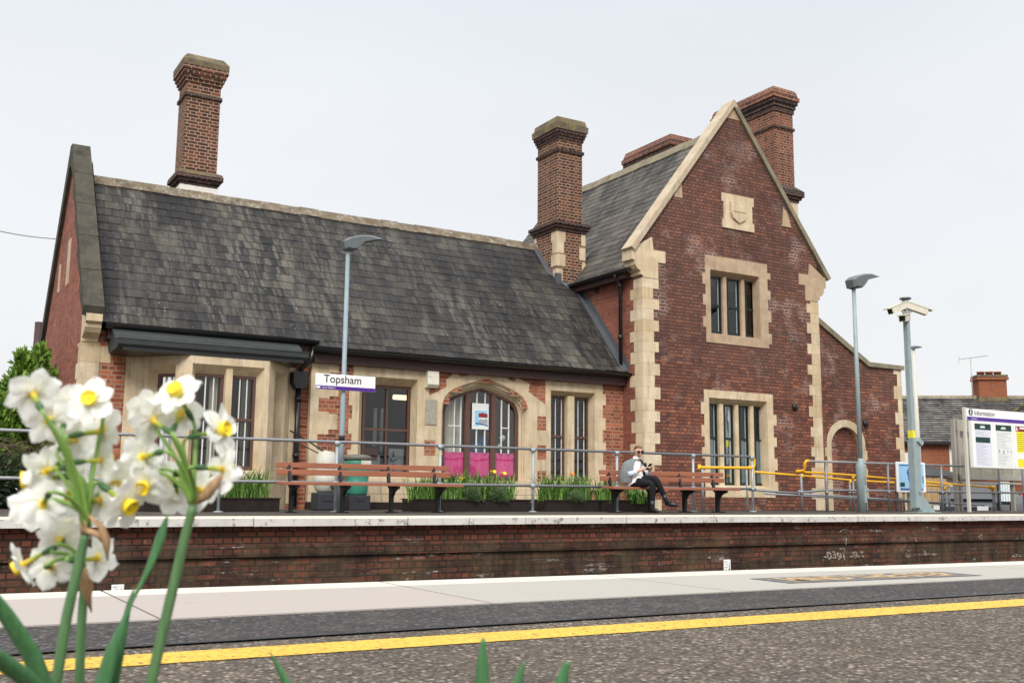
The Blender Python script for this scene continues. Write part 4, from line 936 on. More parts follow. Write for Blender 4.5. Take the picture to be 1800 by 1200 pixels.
# relieving arch, shield panel, vents
m = MB(); q = onY(1300, 470, YG); ac = Vector((15.93, 0, 4.62)); n = 34
for ring_, r0, r1 in ((0, 1.24, 1.36), (1, 1.37, 1.49)):
    for i in range(n):
        a0_, a1_ = R(48+84*(i+.08)/n), R(48+84*(i+.92)/n)
        m.prism([(ac.x+math.cos(a_)*r_, ac.z+math.sin(a_)*r_) for a_, r_ in ((a0_, r0), (a1_, r0), (a1_, r1), (a0_, r1))], YG-.006, YG+.02, 0, .5, 'y', False)
m.build('brick_arch', M['brick_tall'], ST)
a, b = onY(1267.5, 338, YG), onY(1324.5, 410, YG); m = MB(); w = b.x-a.x; zt, zb_ = 7.06, 6.26; cx_ = (a.x+b.x)/2
m.prism([(a.x, zt), (b.x, zt), (b.x, zt-.2), (b.x-.05, zt-.2), (b.x-.05, zb_+.2), (b.x, zb_+.2), (b.x, zb_), (a.x, zb_), (a.x, zb_+.2), (a.x+.05, zb_+.2), (a.x+.05, zt-.2), (a.x, zt-.2)], YG-.03, YG+.02)
sp = m.build('shield_panel', M['stone'], ST)
m = MB(); sw, sh = .235, .5; ctr = cx_-.0; st_ = (zt+zb_)/2+.25
hole = [(ctr-sw-.07, st_+.06), (ctr+sw+.07, st_+.06), (ctr+sw+.03, st_-.02), (ctr-sw-.03, st_-.02)]
m.prism(hole, YG-.034, YG-.02); 
shp = [(ctr-sw, st_-.03), (ctr-.1, st_-.06), (ctr, st_-.03), (ctr+.1, st_-.06), (ctr+sw, st_-.03), (ctr+sw, st_-.28), (ctr+sw*.8, st_-.4), (ctr, st_-.5), (ctr-sw*.8, st_-.4), (ctr-sw, st_-.28)]
m.prism(shp, YG-.07, YG-.02)
m.bar((ctr, YG-.072, st_-.06), (ctr, YG-.072, st_-.46), .02, .012); m.bar((ctr-sw*.8, YG-.072, st_-.24), (ctr+sw*.8, YG-.072, st_-.24), .02, .012)
m.build('shield', M['stone'], sp)
m = MB(); m.prism([(p_[0]-.028, p_[1]-.012) for p_ in shp], YG-.033, YG-.02); m.build('shield_shadow', M['stone_pink'], sp)  # shield outline repeated in darker stone, shifted sideways, as a painted shadow
for px, py, yy in ((1396, 715, YG), (1520, 744, YG+.05)):
    q = onY(px, py, yy); m = MB(); m.lathe([(.075, 0), (.085, .03), (.07, .06), (.05, .07), (0, .07)], M=Matrix.Translation((q.x, yy, q.z)) @ Matrix.Rotation(R(90), 4, 'X'), n=16); m.build('vent', M['black'], ST)
q = onX(1050.5, 510, XS); m = MB(); m.lathe([(.07, 0), (.075, .03), (0, .05)], M=Matrix.Translation((XS, q.y, q.z)) @ Matrix.Rotation(R(-90), 4, 'Y'), n=14)
m.build('vent', M['black'], ST)

# annex wall with the blind arch
YA = YG+.05
m = MB(); poly = [(XR, 0), (18.76, 0), (18.76, 1.4), (19.0, 1.95), (19.36, 2.09), (19.75, 1.95), (19.97, 1.4), (19.97, 0), (21.42, 0), (21.42, 3.46), (20.22, 3.46), (XR, 4.38)]
for tr in tessellate_polygon([[Vector((a, b, 0)) for a, b in poly]]): m.face([(poly[i][0], YA, poly[i][1]) for i in tr])
m.face([(21.42, YA, 0), (21.42, 20, 0), (21.42, 20, 3.46), (21.42, YA, 3.46)]); m.face([(XR, YA+.3, 0), (21.42, YA+.3, 0), (21.42, YA+.3, 3.46), (20.22, YA+.3, 3.46), (XR, YA+.3, 4.38)])
m.face([(20.22, YA, 3.45), (21.42, YA, 3.45), (21.42, 20, 3.45), (20.22, 20, 3.45)]); m.face([(XR, YA, 4.37), (20.22, YA, 3.45), (20.22, 20, 3.45), (XR, 20, 4.37)])
m.face([(18.7, YA+.1, 0), (20.0, YA+.1, 0), (20.0, YA+.1, 2.2), (18.7, YA+.1, 2.2)])
m.build('annex_wall', M['brick_tall'], ST)
m = MB(); oc = [(20.02, 0), (20.02, 1.42), (19.98, 1.72), (19.84, 1.93), (19.62, 2.07), (19.36, 2.12), (19.1, 2.07), (18.88, 1.93), (18.75, 1.72), (18.71, 1.42), (18.71, 0)]
ic = [(19.86, 0), (19.86, 1.4), (19.83, 1.63), (19.72, 1.8), (19.55, 1.91), (19.36, 1.95), (19.17, 1.91), (19.0, 1.8), (18.89, 1.63), (18.86, 1.4), (18.86, 0)]
def fine_(c):
    out = []
    for i in range(len(c)-1):
        p0, p1, p2, p3 = (Vector((*c[max(0, min(len(c)-1, j))], 0)) for j in (i-1, i, i+1, i+2))
        for k in range(3):
            t = k/3; q = .5*((2*p1)+(p2-p0)*t+(2*p0-5*p1+4*p2-p3)*t*t+(3*p1-p0-3*p2+p3)*t**3)
            out.append((q.x, q.y) if 1 <= i <= len(c)-3 else (p1.x+(p2.x-p1.x)*t, p1.y+(p2.y-p1.y)*t))
    return out+[c[-1]]
oc, ic = fine_(oc), fine_(ic)
for i in range(len(oc)-1):
    m.face([(oc[i][0], YA-.012, oc[i][1]), (oc[i+1][0], YA-.012, oc[i+1][1]), (ic[i+1][0], YA-.012, ic[i+1][1]), (ic[i][0], YA-.012, ic[i][1])]); m.face([(ic[i][0], YA-.012, ic[i][1]), (ic[i+1][0], YA-.012, ic[i+1][1]), (ic[i+1][0], YA+.1, ic[i+1][1]), (ic[i][0], YA+.1, ic[i][1])])
    m.face([(oc[i][0], YA-.012, oc[i][1]), (oc[i+1][0], YA-.012, oc[i+1][1]), (oc[i+1][0], YA+.01, oc[i+1][1]), (oc[i][0], YA+.01, oc[i][1])])
teeth(m, 18.72, -1, .1, 1.6, .22, .07, YA, seed=2); teeth(m, 20.01, 1, .1, 1.6, .22, .07, YA, seed=3)
m.build('blind_arch', M['stone'], ST)
m = MB(); m.prism([(XR+.005, 4.36), (20.2, 3.45), (21.5, 3.45), (21.5, 3.55), (20.25, 3.56), (XR+.005, 4.5)], YA-.06, YA+.36); m.build('coping', M['coping_grey'], ST)
quoins('quoin', 21.42, YA, 0, 3.44, -1, 1, .28, .15, .3, M['stone'], seed=4)
m = MB(); q = onY(1453, 567, YA); m.tube([(q.x, YA+.2, q.z-.1), (q.x, YA+.2, q.z)], .03); m.box(q.x-.09, q.x+.05, YA+.15, YA+.25, q.z, q.z+.025); m.build('vent', M['black'], ST)
# ------------------------------------------------------------------ copies
def copy_tree(o, parent=None):
    c = o.copy(); COL.objects.link(c); c.parent = parent
    for ch in list(o.children): copy_tree(ch, c)
    return c

# ------------------------------------------------------------------ railings
RY_ = 15.3
rl = thing('railing', (6, RY_, 0), 'long grey tubular railing behind the benches, ending in a yellow loop', 'railing')
ps = [-1.25+1.8*i for i in range(0, 9)]; ps = [p_ for p_ in ps if p_ < 14] + [14.67]
m = MB(); m.tube([(-8, RY_, 1.08), (14.67, RY_, 1.08)], .024); m.build('top_rail', M['galv'], rl)
m = MB(); m.tube([(-8, RY_, .45), (14.75, RY_, .45)], .024); m.build('middle_rail', M['galv'], rl)
for x in [-6.65, -4.85, -3.05] + ps:
    m = MB(); m.tube([(x, RY_, 0), (x, RY_, 1.04)], .025)
    for z in (.45, 1.065): m.tube([(x, RY_, z-.045), (x, RY_, z+.03)], .036); m.tube([(x-.05, RY_, z), (x+.05, RY_, z)], .034)
    m.lathe([(.075, 0), (.075, .012), (.04, .02)], (x, RY_, 0), 12); m.build('post', M['galv_light'], rl)
m = MB(); q = onY(1228, 826, RY_)
m.tube([(14.66, RY_, 1.08), (14.71, RY_, 1.07), (14.73, RY_, 1.03), (14.73, RY_, .92), (14.71, RY_, .875), (14.66, RY_, .86), (q.x, RY_-.02, .84), (q.x-.03, RY_-.02, .80)], .028)
for x in (q.x+.02, 14.6): m.tube([(x, RY_, .82), (x, RY_, .9)], .036)
m.build('end_loop', M['yellow_rail'], rl)
m = MB(); a = onY(1232, 850, 15.55).x; m.tube([(a, 15.5, 0), (a, 15.5, .83)], .022); a = onY(1313, 850, 15.5).x; m.tube([(a, 15.5, 0), (a, 15.5, .83)], .022); m.build('post', M['galv_light'], rl)

rr_ = thing('ramp_railing', (19, 15.5, 0), 'grey ramp railing with yellow handrails beyond the information board and tall poles', 'railing')
y = 15.5; X = lambda px, z=850, yy=15.5: onY(px, z, yy).x; Z = lambda px, py, yy=15.5: onY(px, py, yy).z
m = MB(); m.tube([(X(1420), y, Z(1420, 810)), (X(1696), y, Z(1696, 819))], .024); m.build('top_rail', M['galv'], rr_)
m = MB(); m.tube([(X(1402), y, Z(1402, 863)), (X(1420), y, Z(1420, 864)), (X(1450), y, Z(1450, 861)), (26, y, Z(1800, 866))], .024); m.build('middle_rail', M['galv'], rr_)
m = MB(); m.tube([(14.7, y, .44), (X(1402), y, Z(1402, 867))], .022); m.tube([(X(1412), y+.3, Z(1412, 867, y+.3)), (X(1748), y+.3, Z(1748, 888, y+.3))], .022); m.tube([(X(1412), y+1.1, Z(1412, 868, y+1.1)), (X(1660,850,y+1.1), y+1.1, Z(1660, 885, y+1.1))], .022); m.build('lower_rail', M['galv'], rr_)
for px, dy, zt in ((1409, 0, 832), (1453, 0, 811), (1494, 1.1, 843), (1500, .3, 836), (1562, 0, 815), (1575, .3, 840), (1588, 1.1, 850), (1656, 0, 818), (1660, 1.1, 852), (1668, .3, 850), (1745, .3, 856), (1757, 0, 822), (1652, 1.1, 862), (1799, 0, 822)):
    xx = X(px, 860, y+dy); m = MB(); m.tube([(xx, y+dy, 0 if px < 1700 else -.1), (xx, y+dy, Z(px, zt, y+dy))], .025)
    m.tube([(xx, y+dy, Z(px, 865, y+dy)-.04), (xx, y+dy, Z(px, 865, y+dy)+.04)], .036); m.build('post', M['galv'], rr_)
m = MB(); P_ = lambda px, py, dy: (X(px, py, y+dy), y+dy, Z(px, py, y+dy))
m.tube([P_(1422, 809.5, 0), P_(1417, 810, 0), P_(1415, 813, 0), P_(1415, 822, .05), P_(1412, 827, .1), P_(1399, 828, .15)], .029)
m.tube([P_(1400, 828.5, .15), P_(1500, 835, .3), P_(1660, 849.5, .3), P_(1746, 856.5, .3)], .025); m.tube([P_(1327, 829, .1), P_(1400, 835, .2), P_(1412, 836, 1.1), P_(1495, 843.5, 1.1), P_(1590, 849, 1.1), P_(1661, 854.5, 1.1)], .023)
for px, py, dy in ((1409, 834, 0), (1499, 837, .3), (1494, 845, 1.1), (1660, 856, 1.1), (1668, 851, .3), (1745, 858, .3), (1588, 851, 1.1)): q = P_(px, py, dy); m.tube([(q[0], q[1], q[2]-.07), (q[0], q[1], q[2]+.02)], .034)
q = P_(1746, 856.5, .3); m.tube([(q[0]-.12, q[1], q[2]), (q[0]+.03, q[1], q[2])], .05); m.tube([q, (q[0], q[1], q[2]-.16)], .04)
m.build('handrail', M['yellow_rail'], rr_)

# ------------------------------------------------------------------ benches
def bench(x0, L, label):
    t = thing('bench', (x0, 14.8, 0), label, 'bench', group='slatted platform benches')
    for z, yy, h in ((.69, 15.02, .078), (.585, 14.995, .085)):
        m = MB(); m.bevel_box(0, L, yy-14.8-.018, yy-14.8+.018, z-h/2+.01, z+h/2+.01, .006)
        for k in range(4): m.lathe([(.009, 0), (.007, .004), (0, .005)], M=Matrix.Translation((.19+k*.8, yy-14.8-.018, z+.012)) @ Matrix.Rotation(R(90), 4, 'X'), n=8, m=1)
        m.build('back_slat', [M['slat'], M['bench_iron']], t, local=True)
    for k in range(3):
        m = MB(); y0 = -.235+k*.125; m.bevel_box(-.03, L+.03, y0, y0+.11, .405+.004*k, .447+.004*k, .006); m.build('seat_slat', M['slat'], t, local=True)
    for k in range(4):
        m = MB(); x = .19+k*.8
        m.prism([(.02, 0), (.1, 0), (.105, .36), (.16, .40), (.265, .74), (.215, .74), (.13, .46), (-.2, .402), (-.21, .37), (-.07, .33), (0, .25)], x-.022, x+.022, 0, .5, 'x')
        for j in range(5): m.tube([(x-.03, -.19+j*.05, .385-.0), (x+.03, -.19+j*.05, .385)], .016, n=8)
        m.box(x-.035, x+.035, -.14, .2, 0, .022)
        m.build('leg', M['bench_iron'], t, local=True)
    return t
B1 = bench(4.9, 2.88, 'empty brown slatted bench in front of the arched window with pink cloth')
B2 = copy_tree(B1); B2.location.x = 10.76; B2['label'] = 'brown slatted bench on which the person in sunglasses is sitting'

# ------------------------------------------------------------------ water butts
t = thing('water_butt', (6.33, 16.75, 0), 'pale grey beehive shaped water butt on a dark stand beside the bay window', 'water butt')
m = MB(); m.bevel_box(-.19, .19, -.19, .19, 0, .3, .03); m.box(-.1, .1, -.2, -.185, .16, .26); m.build('stand', M['butt_base'], t, local=True)
m = MB(); m.lathe([(.13, .30), (.17, .34), (.2, .42), (.215, .5), (.215, .58), (.2, .6), (.2, .62), (.215, .64), (.21, .74), (.19, .8), (.19, .81), (.185, .83), (.16, .93), (.15, .94), (.15, .95), (.13, .98), (.0, 1.0)], n=28); m.build('barrel', M['butt_white'], t, local=True)
m = MB(); m.tube([(0.03, -.19, .4), (.03, -.25, .4), (.03, -.27, .36)], .02); m.tube([(.03, -.23, .4), (.03, -.23, .44)], .012); m.build('tap', M['bench_iron'], t, local=True)
m = MB(); m.tube([(-.45, .6, 1.35), (-.2, .3, 1.15), (-.02, .02, .97)], .014); m.tube([(-.5, .6, 1.2), (-.22, .3, 1.05), (-.12, .05, .95)], .01); m.build('hose', M['ink'], t, local=True)
t = thing('water_butt', (6.93, 16.85, 0), 'green water butt with a grey lid on a dark stand under the wide sash window', 'water butt')
m = MB(); m.bevel_box(-.19, .19, -.19, .19, 0, .26, .02); m.box(-.06, .06, -.2, -.185, .16, .24); m.build('stand', M['butt_base'], t, local=True)
m = MB(); m.lathe([(.17, .26), (.19, .3), (.2, .42), (.2, .43), (.19, .44), (.21, .6), (.22, .8), (.22, .86)], n=28)
m.tube([(.22*math.cos(i*.2618), .22*math.sin(i*.2618), .8) for i in range(25)], .012, n=6); m.build('barrel', M['butt_green'], t, local=True)
m = MB(); m.lathe([(.235, .86), (.24, .9), (.215, .94), (.12, .955), (0, .955)], n=28); m.build('lid', M['butt_lid'], t, local=True)
m = MB(); m.box(-.02, .16, -.232, -.225, .78, .85); m.build('sticker', M['offwhite'], t, local=True)

# ------------------------------------------------------------------ planters and their plants
def green(name, a, b, rough=.5):
    t = NT(name); tn = t.n('ShaderNodeAttribute', attribute_name='tint').outputs['Fac']
    c = t.mix(tn, a, b); t.p.inputs['Subsurface Weight'].default_value = 0
    return t.fin(c, rough, .35)
M['leaf'] = green('strap leaf green', (.05,.135,.022), (.19,.34,.06)); M['sage'] = green('grey green foliage', (.045,.085,.035), (.15,.23,.095), .7)
M['petal_y'] = green('yellow petal', (.85,.5,.01), (.9,.62,.03)); M['petal_o'] = green('orange petal', (.8,.16,.02), (.85,.3,.03))
for x0, x1, lab in ((3.19, 5.2, 'dark planter box in front of the bay window'), (7.5, 9.76, 'dark planter box of leafy bulbs under the arched window'), (10.08, 11.24, 'dark planter box of leafy bulbs under the narrow double window'), (11.28, 12.45, 'dark planter box with arching leaves behind the seated person')):
    t = thing('planter', ((x0+x1)/2, 15.95, 0), lab, 'planter', group='dark planter boxes along the building')
    m = MB(); m.box(x0, x1, 15.7, 15.735, 0, .19); m.box(x0, x1, 16.165, 16.2, 0, .19); m.box(x0, x0+.035, 15.736, 16.164, 0, .19); m.box(x1-.035, x1, 15.736, 16.164, 0, .19)
    m.box(x0-.012, x1+.012, 15.685, 15.75, .191, .212); m.box(x0-.012, x1+.012, 16.15, 16.215, .191, .212); m.build('box', M['planter'], t)
    m = MB(); m.box(x0+.036, x1-.036, 15.752, 16.148, .1, .17); m.build('soil', M['planter'], t)
def blade(mb, base, az, L, w, bend, r, m=0, seg=5):
    d = Vector((math.cos(az), math.sin(az), 0)); s = Vector((-d.y, d.x, 0)); p = Vector(base); ang = R(88)-r.uniform(0, .25); pts = []
    for i in range(seg+1):
        k = i/seg; ww = w*(1-.15*k)*(1 if k < .7 else max(.05, (1-k)/.3))
        pts.append((p - s*ww/2, p + s*ww/2)); p = p + (d*math.cos(ang) + Vector((0,0,1))*math.sin(ang))*(L/seg); ang -= bend/seg*(.5+k)
    tt = r.random()
    for (a, b), (c, e_) in zip(pts, pts[1:]): mb.face([a, b, e_, c], m, None, tt)
def clump(x, yy, h, spread, n, kind, label, cat, seed, flowers=(), bend=1.2, group=None):
    r = random.Random(seed); t = thing({'strap': 'leafy_plant', 'bush': 'lavender_bush'}[kind], (x, yy, .16), label, cat, group=group); m = MB()
    h *= 1.35; spread *= 1.15
    for i in range(int(n*1.9)):
        a = r.uniform(0, 6.283); d = r.random()**.5*spread
        b = (x+math.cos(a)*d, 15.97+max(-.19, min(.19, math.sin(a)*d*.6))+yy-15.97, .15)
        if kind == 'strap': blade(m, b, r.uniform(0, 6.283), h*r.uniform(.5, 1.1), r.uniform(.014, .024), r.uniform(.3, bend*1.5), r)
        else:
            for k in range(9):
                u = Vector((r.gauss(0,1), r.gauss(0,1), abs(r.gauss(0,1)))).normalized(); rr = r.random()**.4*(.8+.25*math.sin(u.x*7+u.z*9+seed))
                p = Vector((x, yy-.02, .17)) + Vector((u.x*spread, u.y*spread*.8, u.z*h*.75))*rr; d = (u+Vector((r.gauss(0,.5), r.gauss(0,.5), r.gauss(.3,.4)))).normalized(); sd = d.orthogonal().normalized(); sd = sd*math.cos(rr*40)+d.cross(sd)*math.sin(rr*40); L = r.uniform(.02,.05)
                m.face([p, p+d*L*.5-sd*.005, p+d*L, p+d*L*.5+sd*.005], 0, None, min(1, max(0, r.random()*.7+.35*u.z)))
    m.build('foliage', M['leaf' if kind == 'strap' else 'sage'], t)
    for px, py, mt in flowers:
        f = MB(); q = onY(px, py, yy); f.tube([(q.x, yy, .2), (q.x, yy, q.z)], .006, n=5); f.build('stem', M['leaf'], t)
        f = MB()
        for k in range(6):
            a = k*1.0472; d = Vector((math.cos(a), math.sin(a)*.5, .55)); s = Vector((-math.sin(a), math.cos(a)*.5, 0)); c = q
            f.face([c, c+d*.035-s*.028, c+d*.075+Vector((0,0,.01)), c+d*.035+s*.028], 0, None, r.random())
        f.lathe([(.01, 0), (.03, .03), (.033, .055)], M=Matrix.Translation(q) @ Matrix.Rotation(R(60), 4, 'X'), n=10); f.build('bloom', M[mt], t)
G = 'plants growing in the planters'
clump(4.75, 15.95, .42, .3, 110, 'strap', 'strap leaved plant at the right end of the planter before the bay', 'plant', 1, group=G); clump(4.1, 15.95, .38, .4, 90, 'strap', 'strap leaved plant in the middle of the planter before the bay', 'plant', 2, group=G); clump(3.5, 15.95, .3, .25, 60, 'strap', 'short strap leaved plant at the left end of the planter before the bay', 'plant', 3, group=G)
clump(7.75, 15.95, .38, .22, 90, 'strap', 'leafy bulb plant with one yellow flower by the bench end', 'plant', 4, [(772, 800, 'petal_y')], group=G)
clump(8.25, 16.0, .45, .28, 110, 'strap', 'tall leafy bulb plant left of the grey green bush', 'plant', 5, [(812, 843, 'petal_y')], group=G)
clump(8.75, 15.98, .45, .28, 110, 'strap', 'leafy bulb plant with a yellow flower under the middle of the arch', 'plant', 6, [(867, 831, 'petal_y')], group=G)
clump(9.25, 15.98, .42, .3, 120, 'strap', 'leafy bulb plant with a yellow flower under the right of the arch', 'plant', 7, [(885, 834, 'petal_y')], group=G)
clump(8.62, 15.78, .32, .17, 260, 'bush', 'grey green bush spilling over the planter under the arched window', 'bush', 8); clump(9.12, 15.76, .28, .16, 260, 'bush', 'second grey green bush, right of the first one under the arch', 'bush', 9)
clump(10.4, 15.95, .42, .28, 120, 'strap', 'leafy bulb plant at the left end of the planter under the double window', 'plant', 10, group=G); clump(10.95, 15.98, .45, .25, 110, 'strap', 'leafy bulb plant with an orange tulip under the double window', 'plant', 11, [(1005, 835, 'petal_o')], group=G)
clump(10.75, 15.78, .22, .2, 160, 'bush', 'low grey green bush under the narrow double window', 'bush', 12)
clump(11.55, 15.85, .36, .25, 110, 'strap', 'leafy plant behind the legs of the seated person', 'plant', 13, group=G); clump(12.15, 15.75, .42, .2, 70, 'strap', 'plant with long arching leaves hanging over the planter by the seated person', 'plant', 14, bend=3.2, group=G)

# ------------------------------------------------------------------ lamp posts, sign, cctv
def head_mesh(mb, x, yy, z, s=1):
    pr = [(-.07, -.11), (-.1, .0), (-.02, .06), (.15, .115), (.32, .135), (.50, .11), (.34, .065), (.22, .03), (.17, -.03), (.1, -.1), (.04, -.115)]
    n = len(pr); c = (.15, .02)
    rings = []
    for k, (dy, sc_) in enumerate(((-.10, .82), (-.07, 1), (.07, 1), (.10, .82))): rings.append([Vector((x+s*(c[0]+(a-c[0])*sc_), yy+s*dy, z+s*(c[1]+(b-c[1])*sc_))) for a, b in pr])
    for i in range(3):
        for j in range(n): mb.face([rings[i][j], rings[i][(j+1) % n], rings[i+1][(j+1) % n], rings[i+1][j]])
    for e_ in (0, 3):
        for tr in tessellate_polygon([[Vector((a, b, 0)) for a, b in pr]]): mb.face([rings[e_][i] for i in tr])
LX, LY = 6.14, 15.6
t = thing('lamp_post', (LX, LY, 0), 'slim blue grey lamp post carrying the Topsham station sign', 'lamp post')
m = MB(); m.tube([(LX, LY, 0), (LX, LY, 1.1), (LX, LY, 4.24)], [.042, .042, .033], n=14); m.build('pole', M['steel_blue'], t)
m = MB(); m.tube([(LX, LY, 1.12), (LX, LY, 1.2)], .05, n=14); m.build('band', M['ink'], t)
m = MB(); head_mesh(m, LX, LY, 4.35, 1.15); m.build('lamp_head', M['lamp_grey'], t)
t = thing('station_sign', (LX, LY-.06, 1.92), 'white Topsham name board with a purple strip fixed on the slim lamp post', 'sign')
sx0, sx1 = 5.64, 6.66; yy = LY-.055
m = MB(); m.bevel_box(sx0, sx1, yy-.02, yy, 1.915, 2.165, .006); m.build('board', M['white_sign'], t)
m = MB(); m.box(sx0+.004, sx1-.004, yy-.0225, yy-.0195, 1.918, 1.975); m.build('stripe', M['purple'], t)
text_obj('lettering', 'Topsham', .178, M['ink'], t, Vector((5.775, yy-.0215, 2.028))-origin(t), (R(90), 0, 0), .635, bold=.0012)
text_obj('small_lettering', 'Great Western', .036, M['white_sign'], t, Vector((5.755, yy-.0235, 1.935))-origin(t), (R(90), 0, 0), .215)
m = MB(); m.box(5.655, 5.72, yy-.0245, yy-.0225, 1.93, 1.962); m.build('emblem', M['white_sign'], t)
for z in (1.96, 2.1):
    pass
m = MB(); m.tube([(LX, LY-.05, 1.97), (LX, LY+.01, 1.97)], .03); m.tube([(LX, LY-.05, 2.1), (LX, LY+.01, 2.1)], .03); m.build('clamp', M['steel_blue'], t)

LX2, LY2 = 17.22, 14.8
t = thing('lamp_post', (LX2, LY2, 0), 'tall grey lamp post with a thick base beside the yellow ramp handrails', 'lamp post')
m = MB(); m.lathe([(.1, 0), (.1, .9), (.1, .96), (.055, 1.06), (.05, 1.1)], (LX2, LY2, 0), 18); m.box(LX2-.03, LX2+.03, LY2-.104, LY2-.095, .2, .55); m.build('base', M['steel_teal'], t)
m = MB(); m.tube([(LX2, LY2, 1.09), (LX2, LY2, 4.72)], [.05, .04], n=14); m.build('pole', M['steel_teal'], t)
m = MB(); head_mesh(m, LX2, LY2, 4.84, 1.45); m.build('lamp_head', M['lamp_grey'], t)

CX, CY = 18.42, 14.4
t = thing('cctv_mast', (CX, CY, 0), 'square grey mast carrying three white security cameras', 'camera mast')
m = MB(); m.bevel_box(CX-.12, CX+.0, CY-.08, CY+.08, .1, 1.5, .01); m.bevel_box(CX-.115, CX-.025, CY-.055, CY+.055, 1.5, 4.36, .008); m.tube([(CX-.07, CY, 4.3), (CX-.07, CY, 4.5)], .065, n=12); m.build('pole', M['steel_teal'], t)
m = MB(); m.bevel_box(CX+.004, CX+.09, CY-.07, CY+.07, .05, 1.52, .008); m.prism([(CX+.01, .35), (CX+.09, .4), (CX+.52, .015), (CX+.01, .015)], CY-.045, CY+.045); m.bevel_box(CX-.22, CX+.55, CY-.17, CY+.17, 0, .014, .004); m.bar((CX+.0, CY-.08, 1.52), (CX+.13, CY-.08, 1.42), .08, .1); m.tube([(CX+.0, CY-.09, .42), (CX+.0, CY-.12, .42)], .025); m.build('hinge_box', M['steel_teal'], t)
m = MB(); m.lathe([(.12, 4.5), (.12, 4.53), (.08, 4.54)], (CX-.07, CY, 0), 16); m.build('cap', M['lamp_grey'], t)
m = MB(); m.box(CX-.118, CX-.022, CY-.059, CY+.059, 1.545, 1.7); m.build('tape', M['tape'], t)
def cctv(az, pitch, h, l=.5, off=.2):
    c = Vector((CX-.07, CY, h)); d = Vector((math.cos(az)*math.cos(pitch), math.sin(az)*math.cos(pitch), math.sin(pitch))); s = Vector((-math.sin(az), math.cos(az), 0)); u = d.cross(s)
    if u.z < 0: u = -u
    c2 = c + Vector((math.cos(az), math.sin(az), 0))*(off+.12)
    Mx = Matrix(((d.x, s.x, u.x, c2.x), (d.y, s.y, u.y, c2.y), (d.z, s.z, u.z, c2.z), (0,0,0,1)))
    m = MB(); m.obox(Mx, l, .15, .13); m.obox(Mx @ Matrix.Translation((.05, 0, .075)), l+.08, .17, .02); o = m.build('camera', M['camera_white'], t)
    m = MB(); m.obox(Mx @ Matrix.Translation((l/2+.003, 0, 0)), .01, .12, .1); m.build('lens', M['ink'], o)
    m = MB(); m.tube([c + Vector((0,0,-.1)), c2 + Vector((0,0,-.1))-d*.1, c2-d*.1-u*.04], .025); m.build('bracket', M['camera_white'], o)
cctv(R(172), R(-22), 4.3, .5, .08); cctv(R(-34), R(-20), 4.3, .5, .08); cctv(R(200), R(-12), 4.08, .3, -.02)

# ------------------------------------------------------------------ notice boards
q0 = onY(1692, 716, 15.0); IX = q0.x; IY = 15.0
t = thing('information_board', (IX+.02, IY, 0), 'white Information board with a purple strip and three poster panels on posts', 'notice board')
def ip(px, py): return onY(px, py, IY)
m = MB(); a = ip(1692, 715).z; m.box(IX+.03, IX+.09, IY-.02, IY+.04, 0, a); m.build('post', M['alu_light'], t)
m = MB(); m.box(IX+2.5, IX+2.59, IY-.03, IY+.06, 0, a); m.build('post', M['alu'], t)
h1, h0, s0 = ip(1697, 717).z, ip(1697, 738).z, ip(1697, 731).z
m = MB(); m.bevel_box(IX+.095, IX+2.49, IY-.03, IY+.03, h0, h1, .008); m.build('header', M['white_sign'], t)
m = MB(); m.box(IX+.1, IX+2.48, IY-.034, IY-.029, h0+.004, h0+.085); m.build('stripe', M['purple'], t)
a, b = ip(1711, 728), ip(1746, 732)
text_obj('lettering', 'Information', .155, M['ink'], t, Vector((a.x, IY-.033, s0+.035))-origin(t), (R(90), 0, 0), b.x-a.x)
text_obj('small_lettering', 'Great Western', .035, M['white_sign'], t, Vector((IX+.25, IY-.036, h0+.03))-origin(t), (R(90), 0, 0), .2)
m = MB(); c = ip(1704, 724); pts = [(c.x+.075*math.cos(i*.3491), c.z+.08*math.sin(i*.3491)) for i in range(18)]
m.prism(pts, IY-.034, IY-.03); m.build('symbol', M['ink'], t)
m = MB(); m.prism([(c.x-.018, c.z-.05), (c.x+.018, c.z-.05), (c.x+.018, c.z+.02), (c.x-.018, c.z+.02)], IY-.036, IY-.031); m.prism([(c.x+.02*math.cos(i*.6283), c.z+.045+.02*math.sin(i*.6283)) for i in range(10)], IY-.036, IY-.031); m.build('symbol_mark', M['white_sign'], t)
xs = [ip(px, 780).x for px in (1703, 1740, 1776)]; xs.append(xs[2]+(xs[2]-xs[1])); zt, zb = ip(1706, 740).z, ip(1706, 821.5).z
